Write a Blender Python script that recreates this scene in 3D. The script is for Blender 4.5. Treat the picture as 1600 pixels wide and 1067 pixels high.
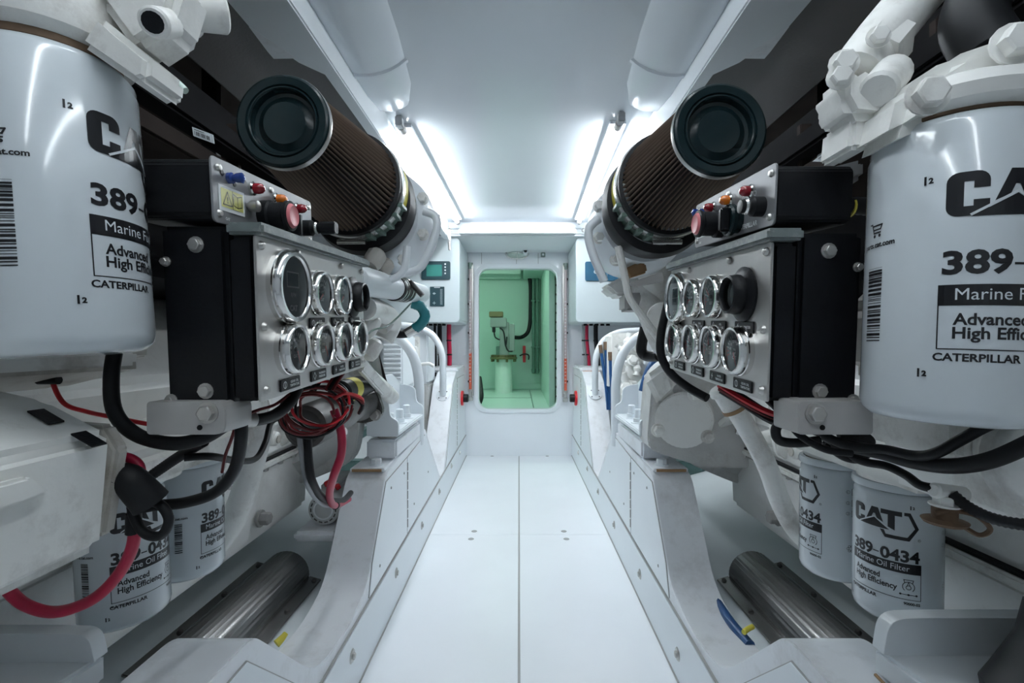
import bpy, bmesh, math, random
from mathutils import Vector, Matrix
random.seed(7)
PI = math.pi
R = math.radians
for o in list(bpy.data.objects):
    bpy.data.objects.remove(o)
scene = bpy.context.scene
C = scene.collection

# ------------------------------------------------------------------ camera, world, exposure
FPX, VX, VY, EYE = 750.0, 811.0, 537.0, 0.9
cam_d = bpy.data.cameras.new('camera')
cam = bpy.data.objects.new('camera', cam_d)
C.objects.link(cam)
cam.location = (0, 0, EYE)
cam.rotation_euler = (PI / 2, 0, 0)
cam_d.sensor_width = 36
cam_d.lens = FPX / 1600 * 36
cam_d.shift_x = -(VX - 800) / 1600
cam_d.shift_y = (VY - 533.5) / 1600
cam_d.clip_start = 0.02
scene.camera = cam
w = bpy.data.worlds.new('world')
scene.world = w
w.use_nodes = True
w.node_tree.nodes['Background'].inputs[0].default_value = (0.6, 0.7, 0.75, 1)
w.node_tree.nodes['Background'].inputs[1].default_value = 0.0
vs = scene.view_settings
vs.view_transform = 'Standard'
vs.look = 'None'
vs.exposure = 0.0
vs.gamma = 1
vs.use_curve_mapping = False
# white-painted room: let the light bounce as often as it really does
scene.cycles.max_bounces = 20
scene.cycles.diffuse_bounces = 14
TUBE_FRONT, TUBE_BACK, ROOM2 = 98.0, 24.0, 28.0
TUBE_COL = (0.90, 0.96, 1.0)


def P(px, py, Y):
    """photo pixel + distance along the aisle -> place in the room (metres)"""
    return Vector(((px - VX) * Y / FPX, Y, EYE + (VY - py) * Y / FPX))


# ------------------------------------------------------------------ materials
MATS = {}


def mat(name, col, rough=0.5, metal=0.0, var=0.0, vscale=8.0, bump=0.0, bscale=60.0, grime=0.0,
        gcol=(0.20, 0.16, 0.12), gscale=5.0, coat=0.0, emit=None, estr=0.0, streak=False, spec=0.5):
    m = bpy.data.materials.new(name)
    m.use_nodes = True
    nt = m.node_tree
    b = nt.nodes['Principled BSDF']
    b.inputs['Base Color'].default_value = (*col, 1)
    b.inputs['Roughness'].default_value = rough
    b.inputs['Metallic'].default_value = metal
    b.inputs['Specular IOR Level'].default_value = spec
    if coat:
        b.inputs['Coat Weight'].default_value = coat
        b.inputs['Coat Roughness'].default_value = 0.08
    if emit:
        b.inputs['Emission Color'].default_value = (*emit, 1)
        b.inputs['Emission Strength'].default_value = estr
    tc = nt.nodes.new('ShaderNodeTexCoord')
    src = tc.outputs['Object']
    last = None
    if var:
        n = nt.nodes.new('ShaderNodeTexNoise')
        n.inputs['Scale'].default_value = vscale
        n.inputs['Detail'].default_value = 5
        if streak:
            mp = nt.nodes.new('ShaderNodeMapping')
            mp.inputs['Scale'].default_value = (1, 1, 0.06)
            nt.links.new(src, mp.inputs[0])
            nt.links.new(mp.outputs[0], n.inputs['Vector'])
        else:
            nt.links.new(src, n.inputs['Vector'])
        mx = nt.nodes.new('ShaderNodeMix')
        mx.data_type = 'RGBA'
        mx.inputs['A'].default_value = (*[c * (1 - var) for c in col], 1)
        mx.inputs['B'].default_value = (*[min(1, c * (1 + var * 0.6)) for c in col], 1)
        nt.links.new(n.outputs['Fac'], mx.inputs['Factor'])
        last = mx.outputs['Result']
        nt.links.new(last, b.inputs['Base Color'])
    if grime:
        n = nt.nodes.new('ShaderNodeTexNoise')
        n.inputs['Scale'].default_value = gscale
        n.inputs['Detail'].default_value = 8
        n.inputs['Roughness'].default_value = 0.7
        nt.links.new(src, n.inputs['Vector'])
        rp = nt.nodes.new('ShaderNodeValToRGB')
        rp.color_ramp.elements[0].position = 0.50
        rp.color_ramp.elements[1].position = 0.70
        rp.color_ramp.elements[0].color = (0, 0, 0, 1)
        rp.color_ramp.elements[1].color = (grime, grime, grime, 1)
        nt.links.new(n.outputs['Fac'], rp.inputs[0])
        mx = nt.nodes.new('ShaderNodeMix')
        mx.data_type = 'RGBA'
        mx.inputs['A'].default_value = (*col, 1)
        mx.inputs['B'].default_value = (*gcol, 1)
        if last:
            nt.links.new(last, mx.inputs['A'])
        nt.links.new(rp.outputs[0], mx.inputs['Factor'])
        nt.links.new(mx.outputs['Result'], b.inputs['Base Color'])
    if bump:
        n = nt.nodes.new('ShaderNodeTexNoise')
        n.inputs['Scale'].default_value = bscale
        n.inputs['Detail'].default_value = 3
        nt.links.new(src, n.inputs['Vector'])
        bp = nt.nodes.new('ShaderNodeBump')
        bp.inputs['Strength'].default_value = bump
        bp.inputs['Distance'].default_value = 0.01
        nt.links.new(n.outputs['Fac'], bp.inputs['Height'])
        nt.links.new(bp.outputs[0], b.inputs['Normal'])
    MATS[name] = m
    return m


mat('white_gloss', (0.80, 0.83, 0.86), 0.28, var=0.05, vscale=3, coat=0.3)
mat('white_floor', (0.84, 0.86, 0.89), 0.33, var=0.05, vscale=4)
mat('white_seam', (0.35, 0.35, 0.34), 0.6)
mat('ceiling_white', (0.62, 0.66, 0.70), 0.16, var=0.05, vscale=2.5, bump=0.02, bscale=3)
mat('bulge_white', (0.58, 0.62, 0.66), 0.22, var=0.05, vscale=3)
mat('bearer_white', (0.80, 0.82, 0.85), 0.35, var=0.06, vscale=5, grime=0.25, gscale=9)
mat('panel_white', (0.78, 0.82, 0.85), 0.32, var=0.04, vscale=6)
mat('engine_white', (0.86, 0.86, 0.83), 0.38, var=0.12, vscale=9, grime=0.6, gscale=7, bump=0.06, bscale=90)
mat('sump_white', (0.86, 0.86, 0.84), 0.35, var=0.06, vscale=6, grime=0.2, gscale=5)
mat('engine_grey', (0.58, 0.58, 0.57), 0.45, var=0.15, vscale=12, grime=0.5, gscale=8, bump=0.1, bscale=120)
mat('engine_dirty', (0.50, 0.48, 0.44), 0.5, var=0.2, vscale=10, grime=0.8, gscale=10)
mat('bilge_grey', (0.72, 0.77, 0.79), 0.22, var=0.12, vscale=4)
mat('bilge_green', (0.10, 0.19, 0.18), 0.3, var=0.2, vscale=4)
mat('cabinet_white', (0.56, 0.63, 0.65), 0.32, var=0.04, vscale=6)
mat('filter_white', (0.62, 0.67, 0.70), 0.17, var=0.03, vscale=5, coat=0.5)
mat('print_black', (0.012, 0.013, 0.016), 0.3)
mat('print_white', (0.66, 0.70, 0.73), 0.3)
mat('rust', (0.16, 0.10, 0.06), 0.75, var=0.5, vscale=60)
mat('orange_rust', (0.50, 0.16, 0.04), 0.7, var=0.3, vscale=40)
mat('black_paint', (0.006, 0.007, 0.009), 0.36, var=0.3, vscale=30, bump=0.05, bscale=250, spec=0.22)
mat('black_plastic', (0.008, 0.009, 0.011), 0.42, bump=0.05, bscale=300, spec=0.25)
mat('black_matte', (0.010, 0.010, 0.011), 0.9, var=0.4, vscale=20, spec=0.08)
mat('black_satin', (0.006, 0.017, 0.020), 0.26, var=0.25, vscale=18, spec=0.35)
mat('black_rubber', (0.010, 0.011, 0.013), 0.5, var=0.2, vscale=40, spec=0.3)
mat('dark_liner', (0.085, 0.078, 0.078), 0.6, var=0.2, vscale=5, bump=0.08, bscale=140)
mat('dark_brown', (0.034, 0.026, 0.023), 0.85, var=0.5, vscale=14, spec=0.15)
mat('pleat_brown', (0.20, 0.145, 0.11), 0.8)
mat('steel_brushed', (0.60, 0.59, 0.57), 0.34, metal=0.75, var=0.08, vscale=60, streak=True)
mat('chrome', (0.80, 0.79, 0.77), 0.13, metal=1.0)
mat('bolt_steel', (0.52, 0.51, 0.49), 0.35, metal=0.8, var=0.15, vscale=80)
mat('dark_steel', (0.30, 0.295, 0.29), 0.27, metal=0.9, var=0.35, vscale=7, streak=True)
mat('clamp_steel', (0.62, 0.62, 0.60), 0.25, metal=0.9)
mat('green_clamp', (0.13, 0.20, 0.17), 0.4, var=0.2, vscale=30)
mat('yellow', (0.75, 0.65, 0.08), 0.5, var=0.1, vscale=40)
mat('yellow_label', (0.62, 0.60, 0.20), 0.4)
mat('rail_grey', (0.17, 0.20, 0.20), 0.4, var=0.3, vscale=60, grime=0.8, gscale=40, gcol=(0.40, 0.42, 0.40))
mat('plate_grey', (0.235, 0.24, 0.25), 0.42, metal=0.25, var=0.06, vscale=60)
mat('gauge_face', (0.09, 0.11, 0.125), 0.3)
mat('tach_face', (0.24, 0.28, 0.30), 0.35)  # lightened: glare on the dial is put into the face colour
mat('lcd', (0.20, 0.25, 0.26), 0.2)
mat('mark_white', (0.75, 0.77, 0.78), 0.5)
mat('mark_red', (0.60, 0.05, 0.07), 0.5)
mat('red', (0.55, 0.012, 0.02), 0.35)
mat('red_dark', (0.16, 0.012, 0.014), 0.4)
mat('red_cable', (0.42, 0.008, 0.045), 0.35)
mat('pink_red', (0.62, 0.17, 0.19), 0.4)
mat('amber', (0.65, 0.16, 0.01), 0.2, coat=0.5)
mat('lamp_red', (0.24, 0.006, 0.015), 0.12, coat=0.5)
mat('lamp_blue', (0.015, 0.05, 0.25), 0.15, coat=0.5)
mat('blue_hose', (0.008, 0.06, 0.18), 0.4)
mat('teal_wrap', (0.02, 0.22, 0.25), 0.4, var=0.3, vscale=60)
mat('grey_cable', (0.30, 0.31, 0.32), 0.45)
mat('starter_grey', (0.06, 0.058, 0.056), 0.45, var=0.35, vscale=30, grime=0.4, gcol=(0.2, 0.17, 0.14), gscale=20)
mat('alu', (0.42, 0.41, 0.40), 0.45, metal=0.25, var=0.1, vscale=50)
mat('pump_grey', (0.48, 0.49, 0.49), 0.4, var=0.08, vscale=20)
mat('tan_rust', (0.36, 0.22, 0.11), 0.6, var=0.4, vscale=20)
mat('green_lit_wall', (0.46, 0.64, 0.56), 0.35, var=0.04, vscale=3)  # the far room's green light is put into this wall colour
mat('green_lit_floor', (0.56, 0.72, 0.65), 0.35, var=0.04, vscale=3)  # floor colour carries the same green light
mat('mint_pipe', (0.10, 0.20, 0.16), 0.35)
mat('mint_metal', (0.22, 0.28, 0.25), 0.4, metal=0.3)
mat('mint_white', (0.60, 0.72, 0.66), 0.4, var=0.05, vscale=10)  # in the room beyond: white with its green light put in
mat('bronze', (0.14, 0.13, 0.06), 0.45, metal=0.4)
mat('display_frame', (0.020, 0.050, 0.060), 0.3)
mat('display_screen', (0.05, 0.21, 0.18), 0.15)
mat('display_blue', (0.03, 0.095, 0.16), 0.2)
mat('sight_red', (0.56, 0.10, 0.05), 0.3)
mat('sight_clear', (0.50, 0.42, 0.42), 0.25)
mat('tube_glow', (1, 1, 1), 0.5, emit=TUBE_COL, estr=TUBE_FRONT)
mat('tube_glow_rear', (1, 1, 1), 0.5, emit=TUBE_COL, estr=TUBE_BACK)
mat('lamp_glow_green', (1, 1, 1), 0.5, emit=(0.72, 1.0, 0.84), estr=ROOM2)
mat('small_glow', (1, 1, 1), 0.5, emit=(0.9, 0.96, 1), estr=3)


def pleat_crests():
    # dusty crests, dark folds (pleat light and shade painted into the colour)
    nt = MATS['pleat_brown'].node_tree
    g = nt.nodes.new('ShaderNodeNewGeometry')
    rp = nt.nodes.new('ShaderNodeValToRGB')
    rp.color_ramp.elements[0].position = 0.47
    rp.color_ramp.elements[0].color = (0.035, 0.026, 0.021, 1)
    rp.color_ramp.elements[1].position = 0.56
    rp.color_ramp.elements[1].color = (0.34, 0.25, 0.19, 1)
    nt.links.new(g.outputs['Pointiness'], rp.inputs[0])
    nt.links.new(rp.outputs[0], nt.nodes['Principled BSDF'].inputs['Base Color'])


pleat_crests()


def glass_mat():
    m = bpy.data.materials.new('gauge_glass')
    m.use_nodes = True
    nt = m.node_tree
    nt.nodes.clear()
    out = nt.nodes.new('ShaderNodeOutputMaterial')
    mix = nt.nodes.new('ShaderNodeMixShader')
    tr = nt.nodes.new('ShaderNodeBsdfTransparent')
    gl = nt.nodes.new('ShaderNodeBsdfGlossy')
    gl.inputs['Roughness'].default_value = 0.03
    fr = nt.nodes.new('ShaderNodeFresnel')
    fr.inputs['IOR'].default_value = 1.5
    nt.links.new(fr.outputs[0], mix.inputs[0])
    nt.links.new(tr.outputs[0], mix.inputs[1])
    nt.links.new(gl.outputs[0], mix.inputs[2])
    nt.links.new(mix.outputs[0], out.inputs[0])
    MATS['gauge_glass'] = m


glass_mat()


# ------------------------------------------------------------------ mesh helpers
def finish(me, angle=35):
    me.polygons.foreach_set('use_smooth', [True] * len(me.polygons))
    me.set_sharp_from_angle(angle=R(angle))


def make_mesh(bm, m, angle=35):
    me = bpy.data.meshes.new('mesh')
    bmesh.ops.recalc_face_normals(bm, faces=bm.faces)
    bm.to_mesh(me)
    bm.free()
    me.materials.append(MATS[m])
    finish(me, angle)
    return me


def obj(name, bm, m, parent=None, loc=None, rot=None, angle=35):
    me = bm if isinstance(bm, bpy.types.Mesh) else make_mesh(bm, m, angle)
    o = bpy.data.objects.new(name, me)
    C.objects.link(o)
    if parent:
        o.parent = parent
    if loc is not None:
        o.location = loc
    if rot is not None:
        o.rotation_euler = rot
    return o


def tag(o, label, cat, group=None):
    o['label'] = label
    o['category'] = cat
    if group:
        o['group'] = group
    return o


def thing(name, label, cat, loc=(0, 0, 0), rot=(0, 0, 0), group=None):
    o = bpy.data.objects.new(name, None)
    C.objects.link(o)
    o.empty_display_size = 0.05
    o.location = loc
    o.rotation_euler = rot
    return tag(o, label, cat, group)


def struct(name, bm, m, parent=None, label=None, angle=35):
    o = obj(name, bm, m, parent, angle=angle)
    if not parent:
        o['kind'] = 'structure'
    if label:
        o['label'] = label
    return o


def NB():
    return bmesh.new()


def add_box(bm, x0, x1, y0, y1, z0, z1, bevel=0.0, seg=2):
    x0, x1 = sorted((x0, x1)); y0, y1 = sorted((y0, y1)); z0, z1 = sorted((z0, z1))
    r = bmesh.ops.create_cube(bm, size=1)
    vs_ = r['verts']
    for v in vs_:
        v.co = Vector(((x0 + x1) / 2 + v.co.x * (x1 - x0), (y0 + y1) / 2 + v.co.y * (y1 - y0), (z0 + z1) / 2 + v.co.z * (z1 - z0)))
    if bevel:
        es = {e for v in vs_ for e in v.link_edges}
        bmesh.ops.bevel(bm, geom=list(es), offset=bevel, segments=seg, affect='EDGES', clamp_overlap=True)
    return bm


def bx(*a, **k):
    return add_box(NB(), *a, **k)


def frame_of(d):
    d = Vector(d).normalized()
    up = Vector((0, 0, 1)) if abs(d.z) < 0.9 else Vector((1, 0, 0))
    a = d.cross(up).normalized()
    b = d.cross(a).normalized()
    return d, a, b


def add_lathe(bm, prof, origin, axis, seg=32, pleat=0.0):
    """prof: list of (radius, height along axis)"""
    d, a, b = frame_of(axis)
    o = Vector(origin)
    rings = []
    for (r, h) in prof:
        if r <= 1e-6:
            rings.append([bm.verts.new(o + d * h)])
        else:
            rings.append([bm.verts.new(o + d * h + (a * math.cos(2 * PI * i / seg) + b * math.sin(2 * PI * i / seg)) * (r - (pleat if (pleat and i % 3) else 0))) for i in range(seg)])
    for q in range(len(rings) - 1):
        r0, r1 = rings[q], rings[q + 1]
        for i in range(seg):
            j = (i + 1) % seg
            if len(r0) == 1 and len(r1) == 1:
                continue
            if len(r0) == 1:
                bm.faces.new((r0[0], r1[i], r1[j]))
            elif len(r1) == 1:
                bm.faces.new((r0[i], r0[j], r1[0]))
            else:
                bm.faces.new((r0[i], r0[j], r1[j], r1[i]))
    return bm


def lathe(prof, origin=(0, 0, 0), axis=(0, 0, 1), seg=32, **k):
    return add_lathe(NB(), prof, origin, axis, seg, **k)


def add_cyl(bm, p0, p1, r0, r1=None, seg=20, bev=0.0):
    p0, p1 = Vector(p0), Vector(p1)
    r1 = r0 if r1 is None else r1
    L = (p1 - p0).length
    if bev:
        prof = [(0, 0), (r0 - bev, 0), (r0, bev), (r1, L - bev), (r1 - bev, L), (0, L)]
    else:
        prof = [(0, 0), (r0, 0), (r1, L), (0, L)]
    return add_lathe(bm, prof, p0, p1 - p0, seg)


def cyl(*a, **k):
    return add_cyl(NB(), *a, **k)


def add_hex(bm, p, axis, r, h, dome=True):
    d = Vector(axis).normalized()
    add_lathe(bm, [(0, 0), (r * 1.35, 0), (r * 1.35, h * 0.18), (0, h * 0.18)], p, d, 14)
    add_lathe(bm, [(0, h * 0.18), (r, h * 0.18), (r, h * 0.9), (r * 0.85, h), (0, h)], p, d, 6)
    return bm


def smooth_path(pts, n=6):
    pts = [Vector(p) for p in pts]
    if len(pts) < 3:
        return pts
    out = []
    for i in range(len(pts) - 1):
        p0 = pts[max(i - 1, 0)]; p1 = pts[i]; p2 = pts[i + 1]; p3 = pts[min(i + 2, len(pts) - 1)]
        for k in range(n):
            t = k / n
            out.append(0.5 * ((2 * p1) + (p2 - p0) * t + (2 * p0 - 5 * p1 + 4 * p2 - p3) * t * t + (3 * p1 - p0 - 3 * p2 + p3) * t ** 3))
    out.append(pts[-1])
    return out


def add_tube(bm, pts, r, seg=10, smooth=6, rib=0.0, r_end=None):
    path = smooth_path(pts, smooth) if smooth else [Vector(p) for p in pts]
    if rib:
        # resample for corrugations
        L = [0]
        for i in range(1, len(path)):
            L.append(L[-1] + (path[i] - path[i - 1]).length)
        n = max(8, int(L[-1] / (r * 0.35)))
        new = []
        j = 0
        for k in range(n + 1):
            s = L[-1] * k / n
            while j < len(L) - 2 and L[j + 1] < s:
                j += 1
            t = (s - L[j]) / max(1e-9, L[j + 1] - L[j])
            new.append(path[j].lerp(path[j + 1], t))
        path = new
    rings = []
    prev = None
    N = len(path)
    for i, p in enumerate(path):
        d = (path[min(i + 1, N - 1)] - path[max(i - 1, 0)]).normalized()
        if prev is None:
            _, a, b = frame_of(d)
        else:
            a = (prev - d * prev.dot(d)).normalized()
            b = d.cross(a)
        prev = a
        rr = r if r_end is None else r + (r_end - r) * i / (N - 1)
        if rib and i % 2:
            rr *= (1 - rib)
        rings.append([bm.verts.new(p + (a * math.cos(2 * PI * k / seg) + b * math.sin(2 * PI * k / seg)) * rr) for k in range(seg)])
    for q in range(N - 1):
        for k in range(seg):
            l = (k + 1) % seg
            bm.faces.new((rings[q][k], rings[q][l], rings[q + 1][l], rings[q + 1][k]))
    bm.faces.new(rings[0]); bm.faces.new(rings[-1])
    return bm


def tube(*a, **k):
    return add_tube(NB(), *a, **k)


def add_prism(bm, pts, ext, bevel=0.0, seg=2):
    """pts: planar list of 3D points, ext: extrusion vector"""
    ext = Vector(ext)
    a = [bm.verts.new(Vector(p)) for p in pts]
    b = [bm.verts.new(Vector(p) + ext) for p in pts]
    n = len(pts)
    fs = [bm.faces.new(a), bm.faces.new(b)]
    for i in range(n):
        fs.append(bm.faces.new((a[i], a[(i + 1) % n], b[(i + 1) % n], b[i])))
    if bevel:
        es = {e for f in fs for e in f.edges}
        bmesh.ops.recalc_face_normals(bm, faces=fs)
        bmesh.ops.bevel(bm, geom=list(es), offset=bevel, segments=seg, affect='EDGES', clamp_overlap=True)
    return bm


def prism(*a, **k):
    return add_prism(NB(), *a, **k)


def rrect(x0, x1, z0, z1, r, n=6):
    pts = []
    for (cx, cz, a0) in ((x1 - r, z1 - r, 0), (x0 + r, z1 - r, 90), (x0 + r, z0 + r, 180), (x1 - r, z0 + r, 270)):
        for k in range(n + 1):
            a = R(a0 + 90 * k / n)
            pts.append((cx + r * math.cos(a), cz + r * math.sin(a)))
    return pts


def round_poly(pts, r, n=4, closed=True):
    """round the corners of a 2D polygon"""
    out = []
    N = len(pts)
    for i in range(N):
        p = Vector((*pts[i][:2], 0)); a = Vector((*pts[i - 1][:2], 0)); b = Vector((*pts[(i + 1) % N][:2], 0))
        rr = pts[i][2] if len(pts[i]) > 2 else r
        if rr <= 0:
            out.append((p.x, p.y)); continue
        la = (a - p).length; lb = (b - p).length
        t = min(rr, la * 0.45, lb * 0.45)
        q0 = p + (a - p).normalized() * t
        q1 = p + (b - p).normalized() * t
        for k in range(n + 1):
            u = k / n
            q = (1 - u) ** 2 * q0 + 2 * u * (1 - u) * p + u * u * q1
            out.append((q.x, q.y))
    return out


# --- flat lettering
_txt = {}


def text2d(s, size, bold=0.0, xs=1.0):
    key = (s, round(bold, 4))
    if key not in _txt:
        cu = bpy.data.curves.new('lettering', 'FONT')
        cu.body = s
        cu.size = 1
        cu.offset = bold
        cu.resolution_u = 3
        o = bpy.data.objects.new('lettering', cu)
        C.objects.link(o)
        dg = bpy.context.evaluated_depsgraph_get()
        me = bpy.data.meshes.new_from_object(o.evaluated_get(dg))
        _txt[key] = ([(v.co.x, v.co.y) for v in me.vertices], [tuple(p.vertices) for p in me.polygons])
        bpy.data.objects.remove(o)
        bpy.data.curves.remove(cu)
        bpy.data.meshes.remove(me)
    v, f = _txt[key]
    if not v:
        return [], []
    return [(x * size * xs, y * size) for x, y in v], f


class Flat:
    """2D artwork in metres (s to the reader's right, t up), mapped later onto a surface"""

    def __init__(self):
        self.v = []; self.f = []

    def text(self, s, x, y, size, bold=0.0, xs=1.0, width=None, align='l'):
        v, f = text2d(s, size, bold, xs)
        if not v:
            return
        x0 = min(p[0] for p in v); x1 = max(p[0] for p in v)
        k = 1.0
        if width:
            k = width / (x1 - x0)
        wd = (x1 - x0) * k
        off = x - (wd / 2 if align == 'c' else 0)
        n = len(self.v)
        self.v += [((p[0] - x0) * k + off, y + p[1]) for p in v]
        self.f += [tuple(i + n for i in q) for q in f]

    def poly(self, pts):
        n = len(self.v)
        self.v += [tuple(p) for p in pts]
        self.f.append(tuple(range(n, n + len(pts))))

    def rect(self, x0, x1, y0, y1):
        self.poly([(x0, y0), (x1, y0), (x1, y1), (x0, y1)])

    def frame(self, x0, x1, y0, y1, t):
        self.rect(x0, x1, y0, y0 + t); self.rect(x0, x1, y1 - t, y1)
        self.rect(x0, x0 + t, y0 + t, y1 - t); self.rect(x1 - t, x1, y0 + t, y1 - t)

    def line(self, pts, t):
        for (a, b) in zip(pts[:-1], pts[1:]):
            d = Vector((b[0] - a[0], b[1] - a[1])).normalized() * t / 2
            n = Vector((-d.y, d.x))
            self.poly([(a[0] - d.x + n.x, a[1] - d.y + n.y), (a[0] - d.x - n.x, a[1] - d.y - n.y), (b[0] + d.x - n.x, b[1] + d.y - n.y), (b[0] + d.x + n.x, b[1] + d.y + n.y)])

    def ring(self, x, y, r, t, a0=0, a1=360, n=20):
        for k in range(n):
            b0 = R(a0 + (a1 - a0) * k / n); b1 = R(a0 + (a1 - a0) * (k + 1) / n)
            self.poly([(x + r * math.cos(b0), y + r * math.sin(b0)), (x + (r - t) * math.cos(b0), y + (r - t) * math.sin(b0)),
                       (x + (r - t) * math.cos(b1), y + (r - t) * math.sin(b1)), (x + r * math.cos(b1), y + r * math.sin(b1))])

    def mesh(self, fn, m, step=None):
        bm = NB()
        vv = [bm.verts.new((p[0], p[1], 0)) for p in self.v]
        for q in self.f:
            try:
                bm.faces.new([vv[i] for i in q])
            except ValueError:
                pass
        if step:
            x = min(p[0] for p in self.v) + step
            xm = max(p[0] for p in self.v)
            while x < xm:
                bmesh.ops.bisect_plane(bm, geom=bm.verts[:] + bm.edges[:] + bm.faces[:], plane_co=(x, 0, 0), plane_no=(1, 0, 0))
                x += step
        for v in bm.verts:
            v.co = Vector(fn(v.co.x, v.co.y))
        me = bpy.data.meshes.new('lettering')
        bm.to_mesh(me); bm.free()
        me.materials.append(MATS[m])
        return me


def copy_tree(o, parent=None):
    c = o.copy()
    C.objects.link(c)
    c.parent = parent
    for ch in [x for x in o.children]:
        copy_tree(ch, c)
    return c


SIDE = {-1: 'left', 1: 'right'}


def part(name, bm, m, t, angle=35):
    """a part drawn in room coordinates under an unrotated thing"""
    o = obj(name, bm, m, t, angle=angle)
    o.location = -Vector(t.location)
    return o


def sub(name, bm, m, p, angle=35):
    return obj(name, bm, m, p, angle=angle)


# ================================================================== THE SETTING
YW = 3.86      # far bulkhead
CZ = 1.72      # ceiling
# ---- floor with its plates
fl = struct('floor', bx(-0.43, 0.43, -1.2, YW, -0.03, -0.004), 'white_seam')
seamY = 750 * 0.9 / (835 - VY)
ys = [-1.2, -0.1, 1.0, seamY, YW]
ys = [-1.2, 0.2, seamY, YW]
for i in range(3):
    for (x0, x1) in ((-0.425, -0.0035), (0.0035, 0.425)):
        g = 0.0012
        struct('floor_plate', bx(x0, x1, ys[i] + g, ys[i + 1] - g, -0.004, 0.0, bevel=0.001, seg=1), 'white_floor', fl)
for (px, py) in ((741, 830), (736, 842), (881, 830), (885, 842), (769, 712.6), (855, 712.6)):
    Y = 750 * 0.9 / (py - VY)
    p = P(px, py, Y)
    struct('floor_screw', lathe([(0, 0.002), (0.012, 0.0015), (0.014, 0.0)], (p.x, p.y, 0), (0, 0, 1), 12), 'white_seam', fl)
# ---- lower floor (painted hull bottom) either side
for s in (-1, 1):
    bm = NB()
    pts = [(s * 0.43, -1.2, 0.115), (s * 0.62, -1.2, 0.16), (s * 0.95, -1.2, 0.25), (s * 1.7, -1.2, 0.50), (s * 1.7, -1.2, 0.25), (s * 0.43, -1.2, -0.03)]
    add_prism(bm, pts, (0, YW + 1.2, 0))
    o = struct('floor_hull_' + SIDE[s], bm, 'bilge_grey')
    # frames across the hull bottom, and hull-side shade painted as a dark strip
    struct('hull_frame', bx(s * 0.56, s * 1.2, 2.45, 2.52, 0.05, 0.30, bevel=0.008), 'bilge_green', o)
    bm = NB()
    add_prism(bm, [(s * 1.02, 0.2, 0.22), (s * 1.04, 0.2, 0.32), (s * 1.08, 0.2, 0.32), (s * 1.08, 0.2, 0.22)], (0, 3.2, 0))
    struct('hull_shade_strip', bm, 'bilge_green', o)

# ---- far bulkhead with the rounded door opening
dx0, dx1 = (748 - VX) * YW / FPX, (870 - VX) * YW / FPX
dz0, dz1 = EYE + (VY - 639) * YW / FPX, EYE + (VY - 420) * YW / FPX
inner = rrect(dx0, dx1, dz0, dz1, 0.075, 7)
cxd, czd = (dx0 + dx1) / 2, (dz0 + dz1) / 2
W0, W1, Z0, Z1 = -1.75, 1.75, -0.1, 1.8


def outer_pt(x, z):
    dx, dz = x - cxd, z - czd
    t = min([(W1 - cxd) / dx if dx > 1e-6 else 1e9, (W0 - cxd) / dx if dx < -1e-6 else 1e9,
             (Z1 - czd) / dz if dz > 1e-6 else 1e9, (Z0 - czd) / dz if dz < -1e-6 else 1e9])
    return [cxd + dx * t, czd + dz * t]


outer = [outer_pt(*p) for p in inner]
for (cx, cz) in ((W0, Z0), (W0, Z1), (W1, Z0), (W1, Z1)):
    k = min(range(len(outer)), key=lambda i: abs(math.atan2(outer[i][1] - czd, outer[i][0] - cxd) - math.atan2(cz - czd, cx - cxd)))
    outer[k] = [cx, cz]
bm = NB()
n = len(inner)
A = [bm.verts.new((p[0], YW, p[1])) for p in inner]
B = [bm.verts.new((p[0], YW, p[1])) for p in outer]
A2 = [bm.verts.new((p[0], YW + 0.07, p[1])) for p in inner]
B2 = [bm.verts.new((p[0], YW + 0.07, p[1])) for p in outer]
for i in range(n):
    j = (i + 1) % n
    bm.faces.new((A[i], A[j], B[j], B[i]))
    bm.faces.new((A2[i], A2[j], B2[j], B2[i]))
    bm.faces.new((A[i], A[j], A2[j], A2[i]))
wall_far = struct('wall_far', bm, 'white_gloss')
# raised rim of the doorway
rim_o = rrect(dx0 - 0.035, dx1 + 0.035, dz0 - 0.03, dz1 + 0.035, 0.10, 7)
rim_i = rrect(dx0 - 0.004, dx1 + 0.004, dz0 - 0.004, dz1 + 0.004, 0.078, 7)
bm = NB()
loops = []
for (pts, y) in ((rim_o, YW - 0.001), (rim_o, YW - 0.008), (rim_i, YW - 0.014), (rim_i, YW + 0.075)):
    loops.append([bm.verts.new((p[0], y, p[1])) for p in pts])
for a, b in zip(loops[:-1], loops[1:]):
    for i in range(n):
        bm.faces.new((a[i], a[(i + 1) % n], b[(i + 1) % n], b[i]))
door = struct('door_1', bm, 'white_gloss', label='rounded white doorway rim in the far bulkhead')
for k in range(13):   # black fastener studs up the right jamb
    z = dz0 + 0.1 + k * 0.075
    struct('jamb_stud', cyl((dx1 - 0.001, YW + 0.03, z), (dx1 - 0.008, YW + 0.03, z), 0.009, seg=8), 'black_plastic', door)
# panel joints above the door
for px in (752.5, 807, 841):
    x = (px - VX) * YW / FPX
    struct('panel_joint', bx(x - 0.002, x + 0.002, YW - 0.003, YW, dz1 + 0.04, 1.63), 'white_seam', wall_far)

# ---- side and near walls
for s in (-1, 1):
    struct('wall_' + SIDE[s], bx(s * 1.62, s * 1.7, -1.2, YW, 0.1, 1.85), 'dark_brown')
struct('wall_near', bx(-1.7, 1.7, -1.28, -1.2, -0.1, 1.85), 'white_gloss')

# ---- ceiling
ceil_bm = bx(-0.52, 0.52, -1.2, 3.26, CZ, CZ + 0.04)
ceiling = struct('ceiling', ceil_bm, 'ceiling_white')
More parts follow.
